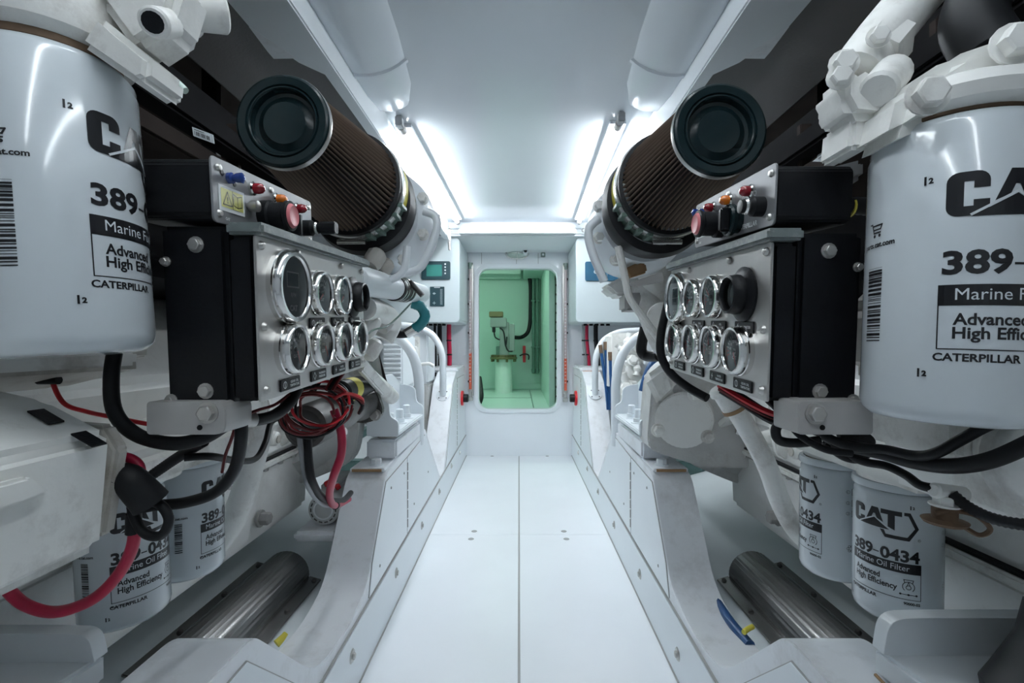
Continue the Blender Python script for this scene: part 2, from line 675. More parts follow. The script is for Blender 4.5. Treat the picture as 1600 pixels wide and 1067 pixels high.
# soffit in front of the far bulkhead
bm = NB()
add_box(bm, -1.6, 1.6, 3.24, YW, 1.63, 1.85, bevel=0.012)
trim = struct('trim_1', bm, 'white_gloss', label='white soffit box across the end of the ceiling')
struct('ledge', bx(-0.47, 0.44, 3.20, 3.245, 1.672, 1.70, bevel=0.004), 'white_gloss', trim)
struct('ledge', bx(-0.40, 0.38, 3.185, 3.245, 1.635, 1.665, bevel=0.004), 'white_gloss', trim)
for x in (-0.46, 0.43):
    struct('eye_bolt', lathe([(0.012, 0), (0.016, 0.004), (0.012, 0.008), (0.008, 0.004), (0.012, 0)], (x, 3.195, 1.655), (0, -1, 0), 14), 'bolt_steel', trim)
# longitudinal side beams carrying the ceiling
for s, k in ((-1, 2), (1, 3)):
    pl = [(0.475, -1.2), (0.475, 3.26), (0.515, 3.26), (0.515, 1.27), (0.56, 1.215), (0.615, 1.07), (0.62, 0.9), (0.62, -1.2)]
    bm = prism([(s * x, y, 1.61) for x, y in pl], (0, 0, 0.25), bevel=0.004)
    t = struct('trim_%d' % k, bm, 'panel_white', label='white longitudinal beam along the %s edge of the ceiling' % SIDE[s])
    # knee bracket under the wide part of the beam
    bm = prism([(s * 0.545, 1.20, 1.61), (s * 0.60, 1.07, 1.61), (s * 0.80, 1.05, 1.60), (s * 0.80, 1.19, 1.60)], (0, 0, 0.2), bevel=0.005)
    struct('knee_bracket', bm, 'bearer_white', t)
    # dark lining over the engines
    bm = NB()
    add_prism(bm, [(s * 0.50, -1.2, 1.66), (s * 0.74, -1.2, 1.545), (s * 0.76, -1.2, 1.56), (s * 0.80, -1.2, 1.85), (s * 0.50, -1.2, 1.85)], (0, 3.24 + 1.2, 0))
    struct('ceiling_lining_' + SIDE[s], bm, 'dark_liner')
    bm = bx(s * 0.78, s * 1.7, -1.2, YW, 1.70, 1.80)
    struct('ceiling_outer_' + SIDE[s], bm, 'dark_brown')
    for y in (0.35, 0.62, 0.9, 1.3):
        struct('lining_batten', bx(s * 0.82, s * 0.86, y, y + 0.02, 1.15, 1.70), 'black_paint', bpy.data.objects['wall_' + SIDE[s]])

# ---- kick plates along the floor (baseboards)
for s in (-1, 1):
    b = struct('baseboard_' + SIDE[s], bx(s * 0.424, s * 0.440, -1.2, YW, -0.02, 0.165, bevel=0.003), 'panel_white')
    struct('sealant_line', bx(s * 0.4245, s * 0.4315, -1.2, YW, 0.1655, 0.1695), 'white_seam', b)
    struct('sealant_line', bx(s * 0.4205, s * 0.4245, -1.2, YW, 0.0, 0.004), 'white_seam', b)
    bolts = [(550, 1025), (619, 895), (659, 821), (686, 768), (705, 728), (718, 707)] if s < 0 else [(1059, 1022), (1000, 897), (960, 820), (935, 768), (918, 732), (904, 707)]
    for (px, py) in bolts:
        Y = 0.424 * 750 / abs(px - VX)
        z = EYE + (VY - py) * Y / FPX
        hb = NB()
        add_lathe(hb, [(0, 0.004), (0.015, 0.003), (0.018, 0)], (s * 0.424, Y, z), (-s, 0, 0), 12)
        add_lathe(hb, [(0, 0.008), (0.008, 0.008), (0.009, 0.002)], (s * 0.424, Y, z), (-s, 0, 0), 6)
        struct('bolt', hb, 'bolt_steel', b)

# ---- engine bearers
prof = [(-1.2, 0.43, 0), (0.775, 0.43, 0.03), (1.02, 0.20, 0.08), (1.22, 0.185, 0.05), (1.36, 0.215, 0.10), (1.55, 0.485, 0.05), (2.20, 0.51, 0.01),
        (2.62, 0.17, 0.03), (2.74, 0.17, 0.03), (3.10, 0.64, 0.02), (3.28, 0.71, 0.02), (YW - 0.01, 0.71, 0), (YW - 0.01, 0.0, 0), (-1.2, 0.0, 0)]
rp = round_poly(prof, 0.03, 5)
for s in (-1, 1):
    t = thing('engine_bearer', 'white stepped engine bearer running along the %s side of the aisle' % SIDE[s], 'beam', (s * 0.49, 1.5, 0))
    part('girder', prism([(s * 0.43, y, z) for y, z in rp], (s * 0.125, 0, 0), bevel=0.010), 'bearer_white', t, angle=30)
    # access panels on the inboard face
    p1 = [(-0.4, 0.175), (-0.4, 0.40), (0.755, 0.40), (0.965, 0.205), (0.98, 0.175)]
    p2 = [(1.37, 0.175), (1.40, 0.26), (1.545, 0.455), (1.83, 0.465), (1.83, 0.175)]
    p3 = [(1.838, 0.175), (1.838, 0.465), (2.185, 0.485), (2.56, 0.175)]
    p4 = [(2.80, 0.175), (3.13, 0.62), (3.3, 0.66), (3.3, 0.175)]
    p5 = [(3.308, 0.175), (3.308, 0.66), (3.72, 0.66), (3.72, 0.175)]
    for q in (p1, p2, p3, p4, p5):
        part('access_panel', prism([(s * 0.4305, y, z) for y, z in q], (-s * 0.004, 0, 0), bevel=0.0012, seg=1), 'panel_white', t)
    for q in (p1, p2, p3, p4, p5):
        e = NB()
        n_ = len(q)
        for i_ in range(n_):
            a_, b_ = q[i_], q[(i_ + 1) % n_]
            add_tube(e, [(s * 0.4292, *a_), (s * 0.4292, *b_)], 0.0019, seg=6, smooth=0)
        jo = part('panel_joint', e, 'white_seam', t)
        jo['kind'] = 'stuff'
    for yh in (1.834, 3.304):
        h = NB()
        z = 0.20
        while z < (0.45 if yh < 2 else 0.64):
            add_cyl(h, (s * 0.4265, yh, z), (s * 0.4265, yh, z + 0.030), 0.0035, seg=6)
            z += 0.036
        part('piano_hinge', h, 'white_seam', t)
    for (y, z) in ((0.3, 0.36), (0.62, 0.30), (1.47, 0.22), (1.60, 0.42), (1.78, 0.42), (1.95, 0.25), (2.25, 0.30)):
        part('rivet', lathe([(0, 0.003), (0.004, 0.002), (0.005, 0)], (s * 0.4265, y, z), (-s, 0, 0), 8), 'white_seam', t)
    # rusty-edged shim plate and hold-down bolt on the bearer top
    zt = 0.490
    part('shim_plate', bx(s * 0.437, s * 0.548, 1.555, 2.17, zt - 0.006, zt + 0.006, bevel=0.002), 'bearer_white', t)
    part('shim_rust', bx(s * 0.445, s * 0.540, 1.549, 1.556, zt - 0.004, zt + 0.004), 'tan_rust', t)
    hb = add_hex(NB(), (s * 0.475, 1.60, zt + 0.006), (0, 0, 1), 0.017, 0.022)
    part('bolt', hb, 'panel_white', t)
    # capping block at the far end with hand-rail foot
    part('end_cap', bx(s * 0.425, s * 0.62, 3.33, 3.78, 0.70, 0.735, bevel=0.012), 'bearer_white', t)
    # red emergency knob on the far end
    kp = P(722 if s < 0 else 896, 622, 3.55)
    k = part('knob', cyl((s * 0.425, kp.y, kp.z), (s * 0.375, kp.y, kp.z), 0.030, seg=18, bev=0.004), 'black_plastic', t)
    k['label'] = 'black knob on red plate'
    sub('knob_plate', cyl((s * 0.428, kp.y, kp.z), (s * 0.410, kp.y, kp.z), 0.055, seg=20, bev=0.003), 'red', k)
    # foreground stiffener plates on the near bearer top
    part('stiffener', prism([(s * 0.47, 0.30, 0.43), (s * 0.47, 0.66, 0.43), (s * 0.47, 0.62, 0.455), (s * 0.47, 0.30, 0.455)], (s * 0.010, 0, 0), bevel=0.002), 'bearer_white', t)
    if s > 0:
        part('weld_seam', tube([(0.505, 0.68, 0.431), (0.500, 0.62, 0.432), (0.503, 0.55, 0.432), (0.497, 0.48, 0.432)], 0.0025, seg=6), 'tan_rust', t)
if True:
    t2 = [o for o in bpy.data.objects if o.name == 'engine_bearer'][0]

# orange rusty strip on the far right bearer
t3 = bpy.data.objects['engine_bearer.001']
part('rust_strip', bx(0.44, 0.555, 3.305, 3.325, 0.688, 0.712), 'orange_rust', t3)

# ---- room beyond the doorway
FZ2 = dz0 - 0.045
YB = 6.0
XR2 = 0.27
f2 = struct('floor_beyond', bx(-1.7, 1.7, YW + 0.07, YB, FZ2 - 0.05, FZ2), 'green_lit_floor')
for (a, b) in (((-0.62, 5.9), (-0.62, 4.0)), ((0.13, 5.9), (0.13, 4.0))):
    struct('floor_joint', bx(a[0] - 0.004, a[0] + 0.004, b[1], a[1], FZ2, FZ2 + 0.002), 'mint_pipe', f2)
struct('floor_joint', bx(-0.62, 0.13, 5.05, 5.06, FZ2, FZ2 + 0.002), 'mint_pipe', f2)
wb = struct('wall_beyond', bx(-1.75, 1.75, YB, YB + 0.05, 0, 1.9), 'green_lit_wall')
struct('skirting', bx(-1.7, 1.7, YB - 0.03, YB, FZ2, FZ2 + 0.07, bevel=0.01), 'green_lit_wall', wb)
wr = struct('wall_beyond_right', bx(XR2, XR2 + 0.05, 4.3, YB, FZ2, 1.9), 'green_lit_wall')
struct('wall_beyond_left', bx(-1.75, -1.70, YW + 0.07, YB, FZ2, 1.9), 'green_lit_wall')
struct('wall_beyond_side', bx(1.70, 1.75, YW + 0.07, YB, FZ2, 1.9), 'green_lit_wall')
cb = struct('ceiling_beyond', bx(-1.75, 1.75, YW + 0.07, YB, 1.80, 1.86), 'green_lit_wall')
struct('ceiling_step', bx(0.05, 1.7, 4.6, YB, 1.70, 1.80, bevel=0.01), 'green_lit_wall', cb)
struct('ceiling_rail', bx(-1.4, 0.02, 5.6, 5.68, 1.72, 1.80, bevel=0.01), 'mint_white', cb)
struct('ceiling_rail', bx(-1.4, 0.02, 5.86, 5.96, 1.70, 1.80, bevel=0.01), 'mint_white', cb)


# ================================================================== LIGHTS OF THE ROOM
def tube_light(name, label, p0, p1, glow, group):
    p0, p1 = Vector(p0), Vector(p1)
    d = (p1 - p0).normalized()
    t = thing(name, label, 'light', (p0 + p1) / 2 + Vector((0, 0, 0.02)), group=group)
    bm = NB()
    x = Vector((-d.y, d.x, 0)) * 0.030
    z = Vector((0, 0, 1))
    add_prism(bm, [p0 + x + z * 0.012, p0 - x + z * 0.012, p0 - x + z * 0.024, p0 + x + z * 0.024], p1 - p0)
    part('housing', bm, 'panel_white', t)
    part('tube', cyl(p0, p1, 0.011, seg=14), glow, t)
    for e, q in ((p0, -1), (p1, 1)):
        part('end_cap', cyl(e + d * q * 0.035, e - d * q * 0.008, 0.0145, seg=14, bev=0.002), 'alu', t)
    part('cable_clip', bx(p0.x - 0.012, p0.x + 0.012, p0.y - 0.075, p0.y - 0.035, p0.z - 0.012, p0.z + 0.024, bevel=0.004), 'grey_cable', t)
    # thin lead beside the tube
    off = Vector((0.022 if p0.x < 0 else -0.022, 0, 0.018))
    part('lead', tube([p0 + off, (p0 + p1) / 2 + off, p1 + off], 0.003, seg=6, smooth=2), 'grey_cable', t)
    return t


TZ = CZ - 0.026
tube_light('tube_light', 'slim glowing tube light under the ceiling, left of the aisle', (-0.432, 1.79, TZ), (-0.402, 3.12, TZ), 'tube_glow', 'tube lights under the ceiling')
tube_light('tube_light', 'slim glowing tube light under the ceiling, right of the aisle', (0.362, 1.76, TZ), (0.392, 3.12, TZ), 'tube_glow', 'tube lights under the ceiling')
tube_light('tube_light', 'tube light under the ceiling above the viewer, left of the aisle', (-0.20, -0.55, TZ), (-0.20, 0.80, TZ), 'tube_glow_rear', 'tube lights above the viewer')
tube_light('tube_light', 'tube light under the ceiling above the viewer, right of the aisle', (0.20, -0.55, TZ), (0.20, 0.80, TZ), 'tube_glow_rear', 'tube lights above the viewer')
# lamp in the room beyond
t = thing('ceiling_lamp', 'long ceiling lamp in the green room beyond the doorway', 'light', (-0.5, 4.75, 1.80))
part('housing', bx(-1.1, 0.0, 4.68, 4.82, 1.77, 1.80, bevel=0.006), 'mint_white', t)
part('diffuser', bx(-1.08, -0.02, 4.70, 4.80, 1.755, 1.772, bevel=0.004), 'lamp_glow_green', t)

# rounded bulges modelled under the ceiling, near end
for s in (-1, 1):
    t = thing('ceiling_bulge', 'pale grey rounded bulge under the ceiling on the %s, with a raised collar' % SIDE[s], 'duct', (s * 0.40, 1.3, CZ))
    bm = NB()
    c0, c1 = Vector((s * 0.40, 0.2, CZ + 0.135)), Vector((s * 0.465, 1.72, CZ + 0.125))
    d = (c1 - c0)
    L = d.length
    add_lathe(bm, [(0.18, 0), (0.18, L * 0.7), (0.172, L * 0.86), (0.150, L * 0.95), (0.115, L), (0, L * 1.01)], c0, d, 40)
    part('bulge_body', bm, 'bulge_white', t)
    h = L * 0.78
    part('collar', lathe([(0.176, h - 0.012), (0.1815, h - 0.006), (0.1815, h + 0.006), (0.174, h + 0.012)], c0, d, 40), 'bulge_white', t)


# ================================================================== SPIN-ON FILTERS
def logo(fl, wh, x, y, h, full=True):
    """bold CAT wordmark with the triangle at its foot, and the hexagon tail"""
    w = h * 0.86
    t = h * 0.30
    c = h * 0.16
    # C
    def arc(cx, cy, rx, ry, a0, a1, n=5):
        return [(cx + rx * math.cos(R(a0 + (a1 - a0) * k / n)), cy + ry * math.sin(R(a0 + (a1 - a0) * k / n))) for k in range(n + 1)]
    q = h * 0.22
    fl.poly(arc(x + q, y + q, q, q, 180, 270) + arc(x + w * 0.86 - q, y + q, q, q, 270, 360) + [(x + w * 0.86, y + h * 0.36), (x + w * 0.54, y + h * 0.36), (x + w * 0.54, y + h * 0.22), (x + w * 0.35, y + h * 0.22), (x + w * 0.35, y + h * 0.5), (x, y + h * 0.5)])
    fl.poly([(x, y + h * 0.5), (x + w * 0.35, y + h * 0.5), (x + w * 0.35, y + h * 0.78), (x + w * 0.54, y + h * 0.78), (x + w * 0.54, y + h * 0.62), (x + w * 0.86, y + h * 0.62)] + arc(x + w * 0.86 - q, y + h - q, q, q, 0, 90) + arc(x + q, y + h - q, q, q, 90, 180))
    # A
    ax = x + w * 0.92
    fl.poly([(ax + w * 0.04, y + h * 0.30), (ax + w * 0.36, y + h), (ax + w * 0.50, y + h), (ax + w * 0.46, y + h * 0.66), (ax + w * 0.36, y + h * 0.44)])
    fl.poly([(ax + w * 0.46, y + h * 0.66), (ax + w * 0.50, y + h), (ax + w * 0.72, y + h), (ax + w * 1.0, y + h * 0.30), (ax + w * 0.66, y + h * 0.44), (ax + w * 0.56, y + h * 0.66)])
    # triangle
    fl.poly([(ax - w * 0.42, y - h * 0.02), (ax + w * 1.30, y - h * 0.02), (ax + w * 0.52, y + h * 0.46)])
    wh.line([(ax - w * 0.40, y + h * 0.03), (ax + w * 0.52, y + h * 0.50), (ax + w * 1.34, y + h * 0.02)], h * 0.055)
    # T
    tx = ax + w * 0.98
    fl.rect(tx - w * 0.12, tx + w * 0.92, y + h * 0.76, y + h)
    fl.poly([(tx + w * 0.24, y + h * 0.14), (tx + w * 0.58, y + h * 0.0), (tx + w * 0.58, y + h * 0.76), (tx + w * 0.24, y + h * 0.76)])
    # hexagon tail
    hx = tx + w * 1.02
    fl.poly([(hx, y + h), (hx, y + h * 0.83), (hx + w * 0.20, y + h * 0.83), (hx + w * 0.52, y + h * 0.22), (hx + w * 0.72, y + h * 0.22), (hx + w * 0.30, y + h)])
    fl.poly([(hx + w * 0.52, y + h * 0.22), (hx + w * 0.16, y - h * 0.26), (hx + w * 0.26, y - h * 0.44), (hx + w * 0.72, y + h * 0.22)])
    fl.poly([(hx + w * 0.16, y - h * 0.26), (hx - w * 1.00, y - h * 0.26), (hx - w * 0.88, y - h * 0.44), (hx + w * 0.26, y - h * 0.44)])
    fl.poly([(hx - w * 1.18, y - h * 0.06), (hx - w * 0.96, y - h * 0.06), (hx - w * 0.80, y - h * 0.44), (hx - w * 0.92, y - h * 0.44)])
    fl.text('®', hx + w * 0.66, y - h * 0.42, h * 0.2)


def barcode(fl, x0, x1, y0, y1, seed):
    rnd = random.Random(seed)
    y = y0
    while y < y1:
        a = rnd.choice((0.0007, 0.0011, 0.0017, 0.0024))
        fl.rect(x0, x1, y, min(y + a, y1))
        y += a + rnd.choice((0.0008, 0.0012, 0.0018))


def make_label(kind, k):
    fl, wh = Flat(), Flat()
    Z = dict(fuel=dict(cat=(.177, .037), num=(.1295, .0265), bar=(.1025, .120), box=.0655, adv=(.0865, .0135), hi=(.075, .0135), cp=.0560, i2=((-.012, .208), (-.012, .041)), bw=.125),
             oil=dict(cat=(.150, .030), num=(.1045, .0240), bar=(.0865, .102), box=.047, adv=(.0715, .0125), hi=(.0600, .0125), cp=.0385, i2=((.085, .185), (-.008, .022)), bw=.100))[kind]
    bw = Z['bw']
    logo(fl, wh, .003 * k, Z['cat'][0], Z['cat'][1])
    fl.text('389', .002, Z['num'][0], Z['num'][1], bold=0.035, width=bw * 0.36)
    fl.rect(bw * 0.385, bw * 0.465, Z['num'][0] + Z['num'][1] * 0.24, Z['num'][0] + Z['num'][1] * 0.31)
    fl.text('0434', bw * 0.48, Z['num'][0], Z['num'][1], bold=0.035, width=bw * 0.50)
    b0, b1 = Z['bar']
    fl.rect(0, bw, b0, b1)
    wh.text('Marine Fuel Filter' if kind == 'fuel' else 'Marine Oil Filter', .011 * k, b0 + (b1 - b0) * 0.27, (b1 - b0) * 0.80, bold=0.0, width=bw * 0.76)
    fl.frame(0, bw, Z['box'], b0 + 0.001, 0.0009)
    fl.text('Advanced', .010 * k, Z['adv'][0], Z['adv'][1], bold=0.025, width=bw * 0.40)
    fl.text('High Efficiency', .010 * k, Z['hi'][0], Z['hi'][1], bold=0.025, width=bw * 0.62)
    fl.text('CATERPILLAR', -.002, Z['cp'], .0090 * k, bold=0.03, width=bw * 0.46)
    for (x, y) in Z['i2']:
        fl.rect(x, x + .0016, y, y + .0075 * k)
        fl.text('2', x + .003, y + .001, .0065 * k, bold=0.05)
    # oil drop pictogram
    if kind == 'oil':
        x, y = bw * 0.84, Z['box'] + 0.020
        fl.ring(x, y, 0.008, 0.0010, -50, 230)
        fl.ring(x, y - 0.001, 0.0036, 0.0009)
        fl.line([(x, y + 0.0075), (x - 0.002, y + 0.001)], 0.0008)
        fl.line([(x, y + 0.0075), (x + 0.002, y + 0.001)], 0.0008)
        fl.line([(x - 0.005, y + 0.0065), (x - 0.006, y + 0.0105), (x + 0.006, y + 0.0105), (x + 0.005, y + 0.0065)], 0.0010)
        fl.rect(x - 0.0105, x + 0.0105, y - 0.0125, y - 0.0116)
        for q in (-1, 0, 1):
            fl.ring(x + q * 0.010, y - 0.012, 0.0016, 0.0012, n=8)
        # little pictograms round the back of the can
        for i, yy in enumerate((0.170, 0.150, 0.131)):
            fl.ring(bw + .040, yy, 0.0032, 0.0005, n=14)
            fl.text(str(i + 1), bw + .0391, yy - .0018, 0.005)
            fl.frame(bw + .046, bw + .058, yy - .006, yy + .006, 0.0007)
            if i == 1:
                fl.rect(bw + .047, bw + .057, yy - .005, yy)
        for q in range(6):
            fl.ring(bw + .045 + .0045 * math.cos(q * PI / 3), .068 + .0045 * math.sin(q * PI / 3), 0.0023, 0.0006, n=10)
        fl.text('Made in USA', -.001, Z['box'] - .0065, .0045, bold=0.02)
        fl.text('90000-02', bw * 0.78, Z['box'] - .0075, .0055, bold=0.04)
        barcode(fl, -.040, -.028, 0.058, 0.112, 5)
        fl.text('parts.cat.com', -.052, 0.118, .006, bold=0.03)
    else:
        barcode(fl, -.066, -.046, 0.072, 0.142, 3)
        # trolley pictogram and web address
        x, y = -.062, .174
        fl.line([(x - .003, y + .011), (x, y + .011), (x + .003, y + .002), (x + .012, y + .002)], 0.0014)
        fl.line([(x + .001, y + .009), (x + .014, y + .009), (x + .012, y + .005), (x + .002, y + .005)], 0.0014)
        fl.ring(x + .004, y - .001, 0.0016, 0.0015, n=8)
        fl.ring(x + .011, y - .001, 0.0016, 0.0015, n=8)
        fl.text('parts.cat.com', -.074, .162, .0072, bold=0.03, width=.040)
    return fl, wh


LABEL_MESH = {}


def filter_can(name, label, cat, group, kind, base, phi0, tilt=(0, 0, 0)):
    r, H = (0.068, 0.270) if kind == 'fuel' else (0.060, 0.210)
    t = thing(name, label, cat, base, tilt, group)
    if kind not in LABEL_MESH:
        fl, wh = make_label(kind, 1.0 if kind == 'fuel' else 0.82)
        fn = lambda e: (lambda s, z: ((r + e) * math.cos(s / r), (r + e) * math.sin(s / r), z))
        b = 0.010
        can = lathe([(0, 0), (r - 0.016, 0), (r - 0.008, 0.002), (r - 0.002, 0.008), (r, 0.016), (r, H - 0.020), (r - 0.0015, H - 0.017), (r - 0.0015, H - 0.010),
                     (r - 0.006, H - 0.003), (r - 0.012, H), (0, H)], seg=72)
        seam = lathe([(r - 0.004, H - 0.004), (r + 0.0015, H - 0.002), (r + 0.0025, H + 0.004), (r + 0.001, H + 0.009), (r - 0.006, H + 0.010)], seg=72)
        gas = lathe([(r - 0.014, H - 0.002), (r - 0.010, H), (r - 0.010, H + 0.010), (r - 0.014, H + 0.012)], seg=48)
        LABEL_MESH[kind] = (make_mesh(can, 'filter_white', 50), make_mesh(seam, 'filter_white', 50), make_mesh(gas, 'rust', 50), fl.mesh(fn(0.00035), 'print_black', 0.006), wh.mesh(fn(0.0007), 'print_white', 0.006))
    can, seam, gas, me1, me2 = LABEL_MESH[kind]
    c = obj('can', can, None, t)
    if kind == 'oil':
        obj('crimped_rim', seam, None, t)
    g = obj('gasket', gas, None, t)
    for me in (me1, me2):
        o = obj('printed_lettering', me, None, c)
        o['kind'] = 'stuff'
        o.rotation_euler = (0, 0, R(phi0))
    return t


filter_can('fuel_filter', 'large white marine fuel filter can hanging at the left edge of the photo', 'fuel filter', 'fuel filters', 'fuel', (-0.424, 0.45, 0.889), -29, (0, R(-4.3), 0))
filter_can('fuel_filter', 'large white marine fuel filter can hanging at the right edge of the photo', 'fuel filter', 'fuel filters', 'fuel', (0.405, 0.455, 0.828), -139, (0, R(2.2), 0))
filter_can('oil_filter', 'white marine oil filter behind the red cable loop, nearer of the two on the left', 'oil filter', 'oil filters', 'oil', (-0.632, 0.773, 0.462), -66, (0, R(-3), 0))
filter_can('oil_filter', 'white marine oil filter beside the slanting white pipe, farther of the two on the left', 'oil filter', 'oil filters', 'oil', (-0.636, 0.925, 0.462), -37, (0, R(-1), 0))
filter_can('oil_filter', 'white marine oil filter with its full logo showing, nearer of the two on the right', 'oil filter', 'oil filters', 'oil', (0.620, 0.790, 0.460), -194, (0, R(0.6), 0))
filter_can('oil_filter', 'white marine oil filter partly hidden behind another, farther of the two on the right', 'oil filter', 'oil filters', 'oil', (0.608, 0.925, 0.462), -238.5, (0, R(0.6), 0))


# ================================================================== GAUGE PANELS
def gauge_parts(parent, x, z, r, kind, ang):
    """round gauge on a panel whose front faces local -y"""
    o = (x, 0, z)
    if kind == 'ring':
        g = obj('gauge', lathe([(r * 1.12, 0.0), (r * 1.14, 0.003), (r * 1.0, 0.006), (r * 0.82, 0.008), (r * 0.84, 0.013), (r * 0.80, 0.016), (r * 0.78, 0.022), (r * 0.70, 0.023), (r * 0.66, 0.019), (r * 0.66, 0.004)], o, (0, -1, 0), 40), 'black_plastic', parent)
        g['label'] = 'black hooded gauge'
        obj('gauge_face', lathe([(0, 0.009), (r * 0.67, 0.009)], o, (0, -1, 0), 32), 'lcd', g)
        obj('gauge_glass', lathe([(0, 0.0175), (r * 0.67, 0.0175)], o, (0, -1, 0), 32), 'gauge_glass', g)
        return
    d = 0.016 if kind == 'tach' else 0.017
    g = obj('gauge', lathe([(r * 1.02, 0.0), (r * 1.03, d * 0.35), (r, d * 0.42), (r * 1.0, d * 0.8), (r * 0.95, d), (r * 0.86, d * 0.98), (r * 0.82, d * 0.8), (r * 0.81, d * 0.55)], o, (0, -1, 0), 48), 'chrome', parent)
    fr = r * 0.83
    obj('gauge_face', lathe([(0, d * 0.6), (fr, d * 0.6)], o, (0, -1, 0), 40), 'tach_face' if kind == 'tach' else 'gauge_face', g)
    fw, fr_ = Flat(), Flat()
    if kind == 'tach':
        fw.frame(-r * 0.36, r * 0.36, -r * 0.02, r * 0.42, r * 0.04)
        fw.text('RPM', 0, -r * 0.28, r * 0.17, bold=0.02, align='c')
        fw.text('CAT', 0, -r * 0.66, r * 0.22, bold=0.05, align='c')
        fr2 = Flat()
        fr2.rect(-r * 0.31, r * 0.31, r * 0.02, r * 0.38)
        obj('display', fr2.mesh(lambda s, q: (x + s, -(d * 0.6 + 0.0003), z + q), 'lcd'), None, g)
    else:
        for k in range(11):
            a = R(200 - k * 15)
            c, s_ = math.cos(a), math.sin(a)
            t_ = fr_ if k < 2 else fw
            t_.line([(fr * 0.66 * c, fr * 0.66 * s_), (fr * (0.86 if k % 2 == 0 else 0.78) * c, fr * (0.86 if k % 2 == 0 else 0.78) * s_)], r * 0.05)
            if k % 2 == 0:
                fw.text('%d' % (k * 20), fr * 0.46 * c, fr * 0.46 * s_ - r * 0.05, r * 0.16, bold=0.02, align='c')
        fr_.ring(0, 0, fr * 0.93, fr * 0.07, 170, 215, n=6)
        fw.text('CAT', 0, -fr * 0.42, r * 0.18, bold=0.04, align='c')
        a = R(ang)
        c, s_ = math.cos(a), math.sin(a)
        nd = NB()
        add_prism(nd, [(x - s_ * r * 0.05, -(d * 0.62 + 0.002), z + c * r * 0.05), (x + s_ * r * 0.05, -(d * 0.62 + 0.002), z - c * r * 0.05), (x + fr * 0.82 * c, -(d * 0.62 + 0.002), z + fr * 0.82 * s_)], (0, -0.0006, 0))
        obj('needle', nd, 'mark_red', g)
        obj('needle_hub', lathe([(r * 0.1, d * 0.6), (r * 0.09, d * 0.78), (0, d * 0.8)], o, (0, -1, 0), 14), 'black_plastic', g)
        obj('red_band', fr_.mesh(lambda s, q: (x + s, -(d * 0.6 + 0.0004), z + q), 'mark_red'), None, g)
    obj('dial_markings', fw.mesh(lambda s, q: (x + s, -(d * 0.6 + 0.0006), z + q), 'mark_white'), None, g)
    obj('gauge_glass', lathe([(0, d * 0.86), (fr, d * 0.82)], o, (0, -1, 0), 40), 'gauge_glass', g)


